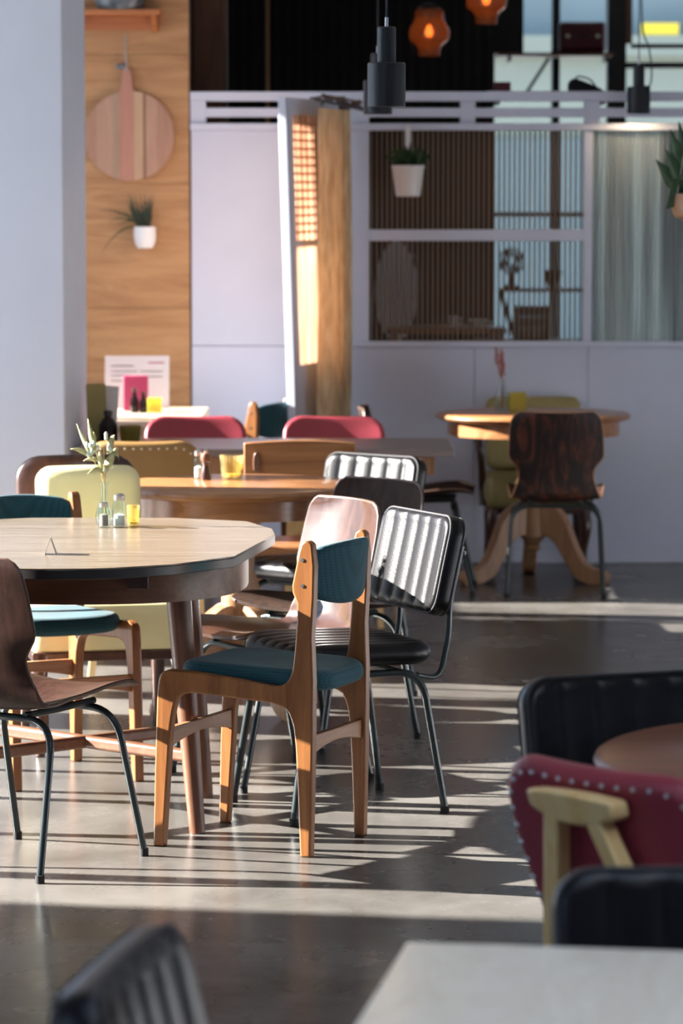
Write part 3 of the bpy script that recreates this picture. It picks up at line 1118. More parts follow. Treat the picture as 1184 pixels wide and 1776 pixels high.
def pedestal_table(name, label, loc, Rt, topmat, apmat, legmat, feet=(45, 135, 225, 315), apron=True, foot=0.34):
    t = thing(name, label, 'table', loc, (0, 1))
    top = B().lathe([(0.01, TZ - 0.030), (Rt - 0.022, TZ - 0.030), (Rt - 0.008, TZ - 0.024), (Rt, TZ - 0.014), (Rt - 0.004, TZ - 0.005), (Rt - 0.012, TZ), (0.01, TZ)], seg=72)
    top.build('table_top', topmat, t)
    if apron:
        B().lathe([(Rt - 0.075, TZ - 0.095), (Rt - 0.05, TZ - 0.095), (Rt - 0.05, TZ - 0.031), (Rt - 0.075, TZ - 0.031), (Rt - 0.075, TZ - 0.095)], seg=72, cap=False).build('apron', apmat, t)
    B().box(-Rt * 0.66, Rt * 0.66, -0.03, 0.03, TZ - 0.075, TZ - 0.031).box(-0.03, 0.03, -Rt * 0.66, Rt * 0.66, TZ - 0.076, TZ - 0.0305).build('bearer', legmat, t, bevel=0.003)
    B().lathe([(0.075, TZ - 0.076), (0.05, TZ - 0.10), (0.045, 0.46), (0.06, 0.42), (0.062, 0.36), (0.056, 0.34), (0.060, 0.20), (0.045, 0.185), (0.03, 0.16), (0.038, 0.145), (0.02, 0.13)], seg=24).build('column', legmat, t)
    for a in feet:
        scroll_foot(B(), R(a), 0, 0.058, foot=foot).build('foot', legmat, t, bevel=0.006, bseg=2)
    return t


# T1: the faceted table in the left foreground
XC1 = -0.69
pr = [(150, 896), (300, 898), (428, 904), (472, 917), (477, 927), (406, 965), (300, 978.5), (200, 984.5), (150, 986)]
half = [onz(x, y, TZ) for x, y in pr]
poly = [(p.x - XC1, p.y) for p in half]
YC1 = (poly[0][1] + poly[-1][1]) / 2
poly = [(x, y - YC1) for x, y in poly]
left = [(-x, y) for x, y in reversed(poly)]
poly = [p for p in poly if p[0] > 0.02] + [p for p in left if p[0] < -0.02]
t1 = thing('faceted_table', 'large oak topped table with black edge and faceted corners under eucalyptus vase', 'table', (XC1, YC1, 0))
top = B().prism(poly, TZ - 0.004, TZ, lambda u, v, t: (u, v, t)).build('table_top', M_OAKTOP, t1, bevel=0.0015)
B().prism([(u * 0.999, v * 0.999) for u, v in poly], TZ - 0.028, TZ - 0.004, lambda u, v, t: (u, v, t)).build('edging', M_EDGEDK, t1, bevel=0.0015)
na = 64
ap = []
for k in range(na):
    a = 2 * math.pi * k / na
    ap.append((0.44 * math.copysign(abs(math.cos(a)) ** 0.8, math.cos(a)), 0.50 * math.copysign(abs(math.sin(a)) ** 0.8, math.sin(a))))
b = B()
n = len(ap)
vs, fs = [], []
for sc_, z in ((1, TZ - 0.115), (1, TZ - 0.0285), (0.94, TZ - 0.0285), (0.94, TZ - 0.115)):
    vs += [(u * sc_, v * sc_, z) for u, v in ap]
for j in range(4):
    for k in range(n):
        fs.append((j * n + k, j * n + (k + 1) % n, ((j + 1) % 4) * n + (k + 1) % n, ((j + 1) % 4) * n + k))
b.add(vs, fs).build('apron', M_BROWNWOOD, t1)
B().box(0.145, 0.20, -0.505, -0.49, TZ - 0.075, TZ - 0.035).build('joint_block', M_DKWOOD, t1, bevel=0.002)
for sx in (-1, 1):
    for sy in (-1, 1):
        B().tube([(0.312 * sx, 0.268 * sy, 0.0), (0.288 * sx, 0.243 * sy, 0.30), (0.255 * sx, 0.208 * sy, TZ - 0.029)], [0.021, 0.028, 0.035], 16).build('leg', M_BROWNLEG, t1)
for sy in (-1, 1):
    B().box(-0.33, 0.33, 0.20 * sy - 0.03, 0.20 * sy + 0.03, TZ - 0.07, TZ - 0.029).build('bearer', M_BROWNWOOD, t1)
B().beam((-0.297, -0.251, 0.20), (0.297, 0.251, 0.20), 0.030, 0.034).build('stretcher', M_BROWNWOOD, t1, bevel=0.009, bseg=3)
B().beam((-0.297, 0.251, 0.200), (0.297, -0.251, 0.200), 0.0305, 0.0335).build('stretcher', M_BROWNWOOD, t1, bevel=0.009, bseg=3)

T2 = (-0.33, 10.84)
pedestal_table('pine_pedestal_table', 'round orange pine table with pedestal base behind the oak table', (T2[0], T2[1], 0), 0.41, M_PINE, M_PINE, M_PINEZ, (38, 128, 218, 308), foot=0.34)
T4 = (0.845, 14.72)
pedestal_table('round_cafe_table', 'round wooden pedestal table with scroll feet against the white partition', (T4[0], T4[1], 0), 0.43, M_PINE, M_PINE, M_PINEZ, (-28, 90, 208), foot=0.36)
T3 = (0.83, 5.38)
pedestal_table('mahogany_table', 'glossy dark mahogany round table on the right beside red chair', (T3[0], T3[1], 0), 0.42, M_MAHOG, M_BROWNWOOD, M_MAHOG, (30, 120, 210, 300), foot=0.30)

# cream table, nearest
ca = math.atan2(-0.155, 1)
t5 = thing('cream_table', 'cream veined rectangular table top nearest the camera', 'table', (0.078, 4.0, 0))
t5.rotation_euler = (0, 0, ca)
B().box(0, 1.15, -0.72, 0, TZ - 0.035, TZ - 0.005).build('table_top', M_CREAM, t5, bevel=0.006, bseg=3)
B().lathe([(0.035, 0.03), (0.035, TZ - 0.04)], (0.575, -0.36, 0), 20).build('column', M_BLACKM, t5)
B().lathe([(0.25, 0), (0.25, 0.012), (0.05, 0.03)], (0.575, -0.36, 0), 32).build('base', M_BLACKM, t5)
B().box(0.375, 0.775, -0.56, -0.16, TZ - 0.045, TZ - 0.035).build('top_plate', M_BLACKM, t5)


def leg_table(name, label, x0, x1, y0, y1, topmat, legmat, th=0.028, li=0.08):
    t = thing(name, label, 'table', ((x0 + x1) / 2, (y0 + y1) / 2, 0))
    w, d = (x1 - x0) / 2, (y1 - y0) / 2
    B().box(-w, w, -d, d, TZ - th, TZ).build('table_top', topmat, t, bevel=0.004)
    i = 0.05
    for sx in (-1, 1):
        B().box(-w + 0.09, w - 0.09, (d - 0.06) * sx - 0.01, (d - 0.06) * sx + 0.01, TZ - 0.10, TZ - th).build('apron', legmat, t, bevel=0.002)
        B().box((w - 0.08) * sx - 0.01, (w - 0.08) * sx + 0.01, -d + 0.07, d - 0.07, TZ - 0.10, TZ - th).build('apron', legmat, t, bevel=0.002)
        for sy in (-1, 1):
            B().beam(((w - li) * sx, (d - 0.07) * sy, 0), ((w - li) * sx, (d - 0.07) * sy, TZ - th), 0.032, 0.032, (0, 1, 0), 0.05, 0.05).build('leg', legmat, t, bevel=0.003)
    return t


TB = leg_table('long_grey_table', 'long grey brown table behind the khaki and pine chairs', -0.99, 0.42, 12.42, 13.05, M_GREYTOP, M_PINEZ, 0.03, 0.20)
TA = leg_table('pale_wall_table', 'pale maple table against the plywood wall under wall plant', -1.55, -0.60, 14.15, 15.15, M_PALETOP, M_PALETOP, 0.035)

# ================================================================== CHAIRS IN PLACE
g = onz(47, 1493)
ply_chair('dark brown plywood chair cut by left edge, its back toward the camera', M_WALNUT, (g.x, g.y), (0.55, 0.83))
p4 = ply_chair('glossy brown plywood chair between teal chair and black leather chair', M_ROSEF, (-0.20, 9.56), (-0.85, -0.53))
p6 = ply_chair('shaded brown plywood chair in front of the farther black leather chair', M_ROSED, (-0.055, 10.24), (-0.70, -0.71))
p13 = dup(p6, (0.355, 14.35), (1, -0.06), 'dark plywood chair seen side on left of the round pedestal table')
ply_chair('red streaked rosewood plywood chair facing the far round table', M_ROSE, (0.915, 14.24), (0.06, 1), M_EDGE)

g = onz(449, 1455)
tc = teal_chair('teal padded teak chair in the middle, its back to the camera', (g.x + 0.010, g.y - 0.008), (-0.91, 0.42))
g = onz(87, 1348)
dup(tc, (g.x, g.y + 0.03), (0.45, -0.89), 'teal padded teak chair at far left side of oak table with sunlit seat')
dup(tc, (-0.50, 14.78), (-0.90, 0.43), 'teal chair far back between the two red chairs')

g = onz(586, 1412)
lc = leather_chair('black ribbed leather chair facing oak table with sunlit back, right of teal chair', (g.x, g.y + 0.10), (-0.90, -0.43))
dup(lc, (-0.055, 11.12), (-0.66, -0.75), 'farther black ribbed leather chair behind the shaded plywood chair')
dup(lc, (0.60, 5.66), (0.34, -0.94), 'black leather chair behind the mahogany table at right edge')
dup(lc, (0.488, 3.875), (0.06, -1), 'black leather chair pushed up to the cream table')
dup(lc, (0.015, 3.58), (0.98, -0.18), 'black leather chair back cut off at bottom left corner')

sc17 = studded_chair('oxblood red studded chair with pale wood back rail, nearest on the right', M_RED, (0.585, 5.105), (0.72, 0.69))
dup(sc17, (-0.575, 13.20), (0.05, -1), 'red chair behind grey table, left one, left of the teal chair')
dup(sc17, (-0.03, 13.20), (0, -1), 'red chair behind grey table, right one, under the gold curtain')
studded_chair('khaki studded chair in front of grey table, seen from behind', M_KHAKI, (-0.69, 11.86), (0.0, 1), M_BRASS, False).scale = (1, 1, 1.035)
pine_chair('orange pine chair with board back in front of the grey table', (-0.145, 11.86), (0, 1)).scale = (1, 1, 1.015)
arm_chair('pale yellow vinyl armchair with dark frame beside the white wall end', M_YELLOW, (-0.735, 10.15), (0.20, -0.98), 0.425, 0.38, 0.33, 0.385, -1.0, 0.03, False)
arm_chair('olive vinyl armchair with dark legs between round table and partition', M_OLIVE, (0.885, 15.19), (0, -1), 0.33, 0.42, 0.44, 0.36).scale = (1, 1, 0.955)

# ================================================================== OPEN DOOR LEAF AND CURTAIN
Hn = Vector((pX(604, 15.40), 15.40, 0))
Fr = Vector((pX(514, 14.66), 14.66, 0))
LD = (Fr - Hn).length
door = bpy.data.objects.new('door_1', None)
C.objects.link(door)
struct(door)
du = (Fr - Hn).normalized()
ang = math.atan2(du.y, du.x)
door.matrix_world = Matrix.Translation(Hn) @ Matrix.Rotation(R(-1.7), 4, 'Y') @ Matrix.Rotation(ang, 4, 'Z')
HT = 2.13


def dz(py, f=0.45):
    Y = 15.40 + (14.66 - 15.40) * f
    return pZ(py, Y)


def dbox(name, a, b_, z0, z1, mat=M_PART, t0=-0.018, t1=0.018, bev=0.003, par=None):
    return B().box(a * LD, b_ * LD, t0, t1, z0, z1).build(name, mat, par or door, bevel=bev)


dbox('stile', 0.88, 1.0, 0.012, HT)
dbox('stile', 0.0, 0.10, 0.022, HT)
zt, zm0, zm1, zb = dz(200), dz(414), dz(424), dz(626)
dbox('top_rail', 0.10, 0.88, zt, HT)
dbox('middle_rail', 0.10, 0.88, zm1, zm0)
dbox('panel', 0.10, 0.88, 0.02, zb)
pu = dbox('pane', 0.10, 0.88, zm0, zt, M_PEACH, -0.003, 0.003, 0)
pl = dbox('pane', 0.10, 0.88, zb, zm1, M_PEACH, -0.003, 0.003, 0)
for i in range(1, 8):
    a = 0.10 + 0.78 * i / 8
    dbox('glazing_bar', a - 0.006, a + 0.006, zm0, zt, M_EDGE, -0.006, 0.006, 0, pu)
for i in range(1, 15):
    z = zm0 + (zt - zm0) * i / 15
    dbox('glazing_bar', 0.10, 0.88, z - 0.004, z + 0.004, M_EDGE, -0.0055, 0.0055, 0, pu)

# side of the leaf that faces the camera
nrm = Vector((-du.y, du.x, 0))
if nrm.y > 0:
    nrm = -nrm
cur = thing('gold_curtain', 'sheer gold lace curtain hanging over the open white door leaf', 'curtain', (Hn.x, Hn.y, 0))
zc0, zc1 = 0.55, 2.08


def cfn(u, v):
    s_ = 0.32 + 0.50 * u
    z = zc0 + (zc1 - zc0) * v
    off = 0.075 + 0.022 * math.sin(u * 30 + 0.6 * math.sin(v * 3)) * (1.1 - 0.4 * v) + 0.008 * math.sin(u * 71 + 2)
    p = du * (s_ * LD) + nrm * off
    return (p.x, p.y, z)


b = B()
b.shell(cfn, 90, 24, 0.0015)
b.build('curtain_cloth', M_GOLD, cur, angle=80)
b = B()
p0 = du * (-0.01) + nrm * 0.075 + Vector((0, 0, zc1 + 0.01))
p1 = du * (0.95 * LD) + nrm * 0.075 + Vector((0, 0, zc1 + 0.035))
b.tube([p0, p1], 0.008, 8)
b.build('curtain_rod', M_BLACKM, cur)
b = B()
for k in range(14):
    q = p0.lerp(p1, 0.05 + 0.06 * k) + Vector((0, 0, random.uniform(0.0, 0.03)))
    b.tube(spline([q, q + Vector((random.uniform(-0.05, 0.05), -0.02, 0.01)), q + Vector((random.uniform(-0.09, 0.09), 0, random.uniform(-0.03, 0.03)))], 3), 0.005, 5)
b.build('dried_garland', M_DKWOOD, cur)

# ================================================================== PENDANT LAMPS
def pendant(label, px, pyb, Y):
    c = ony(px, pyb, Y)
    t = thing('pendant_lamp', label, 'lamp', c, (0, 1), 'black cylinder pendant lamps')
    r, h = 0.053, 0.122
    B().lathe([(r - 0.003, 0.004), (r, 0.0), (r, h - 0.003), (r - 0.003, h), (0.004, h), (0.004, h - 0.004), (r - 0.006, h - 0.006), (r - 0.003, 0.004)], seg=36, cap=False).build('shade', M_BLACKM, t)
    B().lathe([(0.026, h), (0.026, h + 0.096), (0.023, h + 0.099), (0.004, h + 0.099)], seg=24).build('stem', M_BLACKM, t)
    B().lathe([(0.005, h + 0.098), (0.005, h + 0.125)], seg=10).build('cord_grip', M_STEEL, t)
    B().tube([(0, 0, h + 0.12), (0, 0, HC - c.z)], 0.0028, 6).build('cable', M_BLACKM, t)
    B().lathe([(0.002, 0.012), (r - 0.006, 0.008), (r - 0.006, 0.012), (0.002, 0.016)], seg=30).build('diffuser', M_LAMPIN, t)
    l = bpy.data.lights.new('lamp_light', 'SPOT')
    l.energy = 3.0
    l.color = (1.0, 0.72, 0.42)
    l.spot_size = R(176)
    l.spot_blend = 0.25
    l.shadow_soft_size = 0.03
    lo = bpy.data.objects.new('lamp_light', l)
    C.objects.link(lo)
    lo.parent = t
    lo.location = (0, 0, -0.004)
    return t


pendant('black cylinder pendant lamp, the largest and nearest one', 670, 185, 9.4)
pendant('black cylinder pendant lamp half hidden behind the nearest one', 655, 198, 12.3)
p3 = pendant('black pendant lamp on the right casting warm light on the partition', 1107, 197, 15.36)
pc = ony(1107, 197, 15.36)
b = B().tube(spline([(-0.005, -0.03, 0.95), (0.01, -0.04, 0.42), (0.04, -0.04, 0.30), (0.055, -0.03, 0.20), (0.05, -0.02, 0.13), (0.02, -0.01, 0.124)], 6), 0.0035, 6)
b.build('loose_cable', M_BLACKM, p3)


def lantern(label, px, py, Y, sc_=1.0):
    c = ony(px, py, Y)
    t = thing('amber_lantern', label, 'lamp', c, (0, 1), 'amber glass lanterns')
    pr_ = [(0.055, -0.125), (0.058, -0.085), (0.070, -0.066), (0.098, -0.045), (0.105, -0.010), (0.100, 0.015), (0.080, 0.045), (0.072, 0.075), (0.076, 0.095), (0.060, 0.108)]
    pr_ = [(r * sc_, z * sc_) for r, z in pr_]
    inner = [(r - 0.003, z) for r, z in reversed(pr_)]
    B().lathe(pr_ + inner + [pr_[0]], seg=32, cap=False).build('glass_shade', M_LANT, t)
    B().lathe([(0.003, -0.03), (0.015, -0.024), (0.021, -0.006), (0.015, 0.012), (0.009, 0.03)], seg=16).build('bulb', M_BULB, t)
    B().lathe([(0.010, 0.03), (0.016, 0.045), (0.016, 0.108 * sc_), (0.062 * sc_, 0.110 * sc_), (0.05 * sc_, 0.125 * sc_), (0.006, 0.14 * sc_)], seg=20).build('holder', M_BLACKM, t)
    B().tube([(0, 0, 0.135), (0, 0, HC - c.z)], 0.003, 6).build('cable', M_BLACKM, t)
    return t


lantern('amber glass lantern fully in view above the partition', 744, 54, 17.0)
lantern('amber glass lantern cut off by the top edge', 843, -2, 17.0)

# ================================================================== THINGS ON THE PLYWOOD WALL
# shelf and pot
z_sh = pZ(24)
sh = thing('wall_shelf', 'orange wooden wall shelf above the round board', 'shelf', (0, PY, z_sh))
xa, xb = pX(120), pX(284)
B().box(xa, xb, -0.16, -0.001, -0.012, 0.012).build('shelf_board', M_SHELF, sh, bevel=0.003)
B().box(xa + 0.03, xb - 0.02, -0.018, -0.001, -0.075, -0.012).build('back_rail', M_SHELF, sh, bevel=0.002)
B().prism([(-0.001, -0.012), (-0.15, -0.012), (-0.12, -0.04), (-0.001, -0.085)], xb - 0.045, xb - 0.022, lambda u, v, tt: (tt, u, v)).build('bracket', M_SHELF, sh, bevel=0.002)
B().prism([(-0.001, -0.012), (-0.15, -0.012), (-0.12, -0.04), (-0.001, -0.085)], xa + 0.02, xa + 0.043, lambda u, v, tt: (tt, u, v)).build('bracket', M_SHELF, sh, bevel=0.002)
pot = thing('glazed_pot', 'dark glazed pot standing on the orange wall shelf', 'pot', (pX(213), PY - 0.10, z_sh + 0.012))
B().lathe([(0.085, 0), (0.105, 0.012), (0.122, 0.06), (0.118, 0.12), (0.10, 0.17), (0.105, 0.18), (0.095, 0.18), (0.09, 0.165)], seg=32).xf(0, lambda v: (v.x, v.y * 0.7, v.z)).build('pot_body', M_GLAZEDPOT, pot)
B().lathe([(0.088, 0.150), (0.05, 0.16), (0.01, 0.163)], seg=24).xf(0, lambda v: (v.x, v.y * 0.7, v.z)).build('soil', M_PEPPER, pot)

# round board of glued strips
cb = Vector((pX(227), PY - 0.016, pZ(236)))
bd = thing('chopping_board', 'round striped wooden serving board with handle hanging on plywood wall', 'board', cb)
RB = 0.206
strips = [(-0.206, -0.15, 0), (-0.15, -0.085, 1), (-0.085, -0.045, 2), (-0.045, 0.02, 3), (0.02, 0.062, 4), (0.062, 0.075, 5), (0.075, 0.13, 1), (0.13, 0.206, 0)]
tones = [((0.34, 0.18, 0.12), (0.44, 0.25, 0.17)), ((0.38, 0.21, 0.14), (0.48, 0.29, 0.20)), ((0.32, 0.20, 0.14), (0.44, 0.29, 0.20)),
         ((0.42, 0.19, 0.13), (0.48, 0.24, 0.17)), ((0.44, 0.28, 0.17), (0.52, 0.35, 0.22)), ((0.20, 0.10, 0.06), (0.28, 0.15, 0.09))]
sm = [wood('board_strip_%s' % 'abcdef'[i], a, c_, 'Z', 30, 12, 0.5) for i, (a, c_) in enumerate(tones)]
for x0, x1, k in strips:
    m = 8
    hi = [(x0 + (x1 - x0) * i / m) for i in range(m + 1)]
    f = lambda x: math.sqrt(max(0, RB * RB - x * x))
    up = [(x, f(x)) for x in hi]
    if k == 3:
        up = [(x0, f(x0)), (x0 + 0.006, f(x0) + 0.02), (x0 + 0.010, 0.285), (x0 + 0.018, 0.312), (x0 + 0.033, 0.322), (x1 - 0.018, 0.312), (x1 - 0.010, 0.285), (x1 - 0.006, f(x1) + 0.02), (x1, f(x1))]
    lo = [(x, -f(x)) for x in reversed(hi)]
    pts = [p for i, p in enumerate(up + lo)]
    out = []
    for p in pts:
        if not out or math.hypot(p[0] - out[-1][0], p[1] - out[-1][1]) > 1e-4:
            out.append(p)
    if math.hypot(out[0][0] - out[-1][0], out[0][1] - out[-1][1]) < 1e-4:
        out.pop()
    B().prism(out, -0.014, 0.014, lambda u, v, tt: (u, tt, v)).build('board_strip', sm[k], bd, bevel=0.0012)
B().tube([(-0.012, -0.018, 0.290), (-0.016, -0.014, 0.38), (-0.012, 0.008, pZ(60) - cb.z)], 0.004, 6).build('hanging_cord', M_CORD, bd)
B().lathe([(0.0, 0), (0.022, 0.004), (0.012, 0.012), (0.004, 0.014)], seg=16).xf(0, lambda v: (v.x * 1.3 - 0.035, -v.z - 0.002, v.y * 0.6 + 0.317)).build('hook', M_GLAZEDPOT, bd)


def blade(b, root, tip, droop, w, n=7):
    root, tip = Vector(root), Vector(tip)
    mid = (root + tip) / 2 + Vector((0, 0, droop))
    dd_ = tip - root
    sd_ = Vector((-dd_.z - 0.3 * dd_.y, 0.3 * dd_.length, dd_.x)).normalized()
    vs, fs = [], []
    for i in range(n + 1):
        t = i / n
        p = root * (1 - t) ** 2 + mid * 2 * t * (1 - t) + tip * t * t
        ww = w * (0.35 + 0.65 * math.sin(math.pi * min(1, t * 0.9 + 0.12))) * (1 - t ** 4) + 0.0004
        vs += [p - sd_ * ww + Vector((0, 0, 0.15 * ww)), p + Vector((0, 0, -0.3 * ww)), p + sd_ * ww + Vector((0, 0, 0.15 * ww))]
    for i in range(n):
        for k in (0, 1):
            fs.append((i * 3 + k, i * 3 + k + 1, i * 3 + k + 4, i * 3 + k + 3))
    b.add(vs, fs)
    return b


def leafobj(name, mat, parent, root, tip, droop, w):
    o = blade(B(), root, tip, droop, w).build(name, mat, parent, weld=False)
    md = o.modifiers.new('thick', 'SOLIDIFY')
    md.thickness = 0.0012
    return o


# wall pot with grass
wp = thing('grass_wall_pot', 'small white pot with trailing grassy plant on the plywood wall', 'plant', (pX(253), PY - 0.058, pZ(430)))
B().lathe([(0.034, 0), (0.046, 0.02), (0.052, 0.055), (0.050, 0.098), (0.045, 0.098), (0.044, 0.06), (0.01, 0.05)], seg=28).build('pot', M_WHITEC, wp)
B().lathe([(0.044, 0.080), (0.02, 0.086), (0.002, 0.086)], seg=20).build('soil', M_PEPPER, wp)
B().lathe([(0.006, 0), (0.006, 0.012)], seg=10).xf(0, lambda v: (v.x, 0.046 + v.z, v.y + 0.07)).build('wall_hook', M_STEEL, wp)
b = B()
for i in range(46):
    a = random.uniform(0, 6.28)
    r = random.uniform(0.0, 0.032)
    L = random.uniform(0.07, 0.17)
    rt = (r * math.cos(a), r * math.sin(a), 0.085)
    tp = (rt[0] + random.uniform(-0.075, 0.045), rt[1] * 1.2 - abs(random.gauss(0, 0.012)), 0.085 + L)
    blade(b, rt, tp, 0.0, 0.0032)
for tx, tz in ((-0.21, 0.17), (-0.17, 0.12), (-0.205, -0.03), (-0.13, 0.15), (-0.12, 0.10)):
    blade(b, (-0.01, 0, 0.09), (tx, -0.02, tz), 0.10 if tz < 0 else 0.06, 0.0035, 10)
b.build('foliage', M_GRASS, wp, weld=False)

# ================================================================== PLANTS ON AND BEFORE THE PARTITION
pp = thing('hanging_white_pot', 'white pot with bushy green plant hung on the reeded glass', 'plant', (pX(707, 15.40), 15.40, pZ(341, 15.40)))
B().lathe([(0.050, 0), (0.056, 0.004), (0.072, 0.125), (0.076, 0.130), (0.076, 0.142), (0.070, 0.142), (0.066, 0.11), (0.01, 0.10)], seg=32).build('pot', M_WHITEC, pp)
B().lathe([(0.068, 0.122), (0.03, 0.13), (0.002, 0.13)], seg=20).build('soil', M_PEPPER, pp)
B().box(-0.012, 0.014, 0.072, 0.078, 0.10, 0.325).box(-0.012, 0.014, 0.072, 0.105, 0.315, 0.322).build('hanger', M_WHITEC, pp, bevel=0.001)
b = B()
for i in range(170):
    a = random.uniform(0, 6.28)
    el = random.uniform(0.05, 1.5)
    r0 = random.uniform(0.0, 0.05)
    L = random.uniform(0.04, 0.095)
    rt = Vector((r0 * math.cos(a), r0 * math.sin(a), 0.125 + random.uniform(0, 0.035)))
    tp = rt + Vector((math.cos(a) * math.cos(el), math.sin(a) * math.cos(el) * 0.8, math.sin(el))) * L
    tp.y = min(tp.y, 0.085)
    blade(b, rt, tp, 0.01, 0.008, 4)
b.build('foliage', M_LEAF, pp, weld=False)

hp = thing('hanging_leafy_plant', 'dark leafy plant in hanging pot at the right edge', 'plant', ony(1210, 385, 12.0))
B().lathe([(0.05, 0), (0.085, 0.02), (0.10, 0.06), (0.095, 0.10), (0.088, 0.10), (0.09, 0.06), (0.01, 0.05)], seg=28).build('pot', M_PINEZ, hp)
B().lathe([(0.09, 0.085), (0.03, 0.095), (0.002, 0.095)], seg=20).build('soil', M_PEPPER, hp)
for k in range(3):
    a = R(90 + 120 * k)
    B().tube([(0.095 * math.cos(a), 0.095 * math.sin(a), 0.09), (0, 0, 0.55), (0, 0, HC - hp.location.z)], 0.002, 5).build('hanging_cord', M_CORD, hp)
lf = [(-0.155, 0.0, 0.225, 0.015), (-0.115, 0.03, 0.245, 0.013), (-0.105, -0.03, 0.33, 0.017), (-0.125, -0.02, 0.265, 0.013), (-0.07, 0.02, 0.36, 0.016), (-0.02, -0.02, 0.38, 0.017), (0.04, 0.02, 0.36, 0.016),
      (0.10, -0.02, 0.32, 0.016), (0.15, 0.02, 0.26, 0.015), (-0.118, -0.05, 0.045, 0.026), (0.12, -0.05, 0.06, 0.024), (-0.09, -0.07, 0.15, 0.020), (0.03, -0.12, 0.17, 0.02)]
for x, y, z, w in lf:
    leafobj('leaf', M_LEAF, hp, (x * 0.15, y * 0.3, 0.09), (x, y, z), 0.05 if z < 0.2 else -0.02, w * 2.3)

# ================================================================== TABLE WARE
def ribbed_glass(name, label, mat, loc, r=0.022, h=0.058, n=18, cat='glass', group=None):
    t = thing(name, label, cat, loc, (0, 1), group)
    b = B()
    seg = n * 4
    vs, fs = [], []
    prof = [(0.80, 0), (0.84, 0.004), (1.0, h), (0.90, h), (0.74, 0.008), (0.02, 0.007)]
    for j, (f, z) in enumerate(prof):
        for k in range(seg):
            a = 2 * math.pi * k / seg
            rr = r * f * (1 + (0.035 * math.cos(n * a) if j in (1, 2) else 0))
            vs.append((rr * math.cos(a), rr * math.sin(a), z))
    for j in range(len(prof) - 1):
        for k in range(seg):
            fs.append((j * seg + k, j * seg + (k + 1) % seg, (j + 1) * seg + (k + 1) % seg, (j + 1) * seg + k))
    fs.append(tuple(range(seg))[::-1])
    fs.append(tuple((len(prof) - 1) * seg + k for k in range(seg)))
    b.add(vs, fs).build('glass_body', mat, t, angle=50)
    B().lathe([(r * 0.60, 0.009), (r * 0.62, h * 0.22), (0.001, h * 0.22)], seg=16).build('candle_wax', M_PALEWAX, t)
    return t


M_PALEWAX = plain('candle_wax', (0.80, 0.66, 0.34), 0.5)


def shaker(name, label, loc, r, h, fill, lid, fh=0.45):
    t = thing(name, label, 'shaker', loc)
    n8 = [(r * 0.95, 0), (r, 0.004), (r, h * 0.66), (r * 0.75, h * 0.76), (r * 0.75, h * 0.80)]
    inner = [(rr - 0.002, max(z, 0.004)) for rr, z in reversed(n8)]
    B().lathe(n8 + inner, seg=10).build('glass_body', M_GLASS, t)
    B().lathe([(r - 0.004, 0.005), (r - 0.004, h * fh), (0.001, h * (fh + 0.05))], seg=10).build('filling', fill, t)
    B().lathe([(r * 0.80, h * 0.80), (r * 0.84, h * 0.82), (r * 0.82, h * 0.95), (r * 0.5, h), (0.001, h)], seg=20).build('lid', lid, t)
    return t


# ---- on the oak table
v = onz(180, 912, TZ)
vz = thing('eucalyptus_vase', 'clear glass bud vase with dried eucalyptus on the oak table', 'vase', (v.x, v.y + 0.03, TZ))
prv = [(0.016, 0), (0.024, 0.006), (0.026, 0.025), (0.022, 0.045), (0.012, 0.070), (0.0105, 0.105), (0.014, 0.122)]
B().lathe(prv + [(r - 0.002, max(z, 0.005)) for r, z in reversed(prv)], seg=24).build('glass_body', M_GLASS, vz)
stems = [(-0.050, 0.0, 0.215), (-0.030, 0.01, 0.235), (0.000, -0.012, 0.225), (0.022, 0.01, 0.215), (-0.012, 0.014, 0.19)]
tips = []
for x, y, z in stems:
    pts = spline([(0.002, 0, 0.01), (0.0, 0, 0.11), (x * 0.4, y * 0.5, 0.165), (x, y, z)], 5)
    B().tube(pts, [0.0018, 0.0012], 6).build('stem', M_STEM, vz)
ef = [((-0.034, 0, 0.19), (-0.095, 0.0, 0.215), 0.012, 0.007), ((-0.040, 0, 0.20), (-0.078, 0.01, 0.285), 0.0, 0.006), ((-0.028, 0, 0.21), (-0.045, 0, 0.30), 0, 0.008),
      ((-0.030, 0, 0.20), (-0.030, 0.01, 0.262), 0.02, 0.008), ((0.012, 0, 0.20), (0.030, 0, 0.255), 0.02, 0.009), ((0.020, 0, 0.20), (0.042, 0, 0.19), 0.02, 0.012),
      ((0.006, 0, 0.16), (0.030, -0.01, 0.205), 0.0, 0.013), ((-0.008, 0, 0.15), (-0.012, -0.01, 0.215), 0, 0.009), ((-0.004, 0, 0.15), (-0.046, -0.01, 0.145), 0.012, 0.010),
      ((0.004, 0, 0.15), (0.018, 0.0, 0.20), 0, 0.008), ((-0.01, 0, 0.18), (-0.06, 0.01, 0.18), 0.012, 0.007), ((0.014, 0, 0.20), (0.022, 0.0, 0.245), 0, 0.009)]
for a, c_, dr, w in ef:
    leafobj('leaf', M_EUCA, vz, a, c_, dr, w)
for x, z in ((-0.048, 0.226), (-0.038, 0.224), (-0.030, 0.229), (-0.018, 0.218), (-0.036, 0.202), (-0.028, 0.207), (0.006, 0.245), (0.006, 0.255), (0.018, 0.210), (0.015, 0.218), (0.002, 0.155), (-0.044, 0.199)):
    y = random.uniform(-0.012, 0.006)
    B().lathe([(0.0005, -0.008), (0.005, -0.003), (0.0055, 0.002), (0.003, 0.008), (0.0005, 0.009)], (x, y, z), 8).build('bud', M_BUD, vz)
v = onz(181, 914, TZ)
shaker('pepper_shaker', 'small glass pepper shaker in front of the eucalyptus vase', (v.x, v.y - 0.016, TZ), 0.016, 0.072, M_PEPPER, M_STEEL, 0.50)
v = onz(207, 914, TZ)
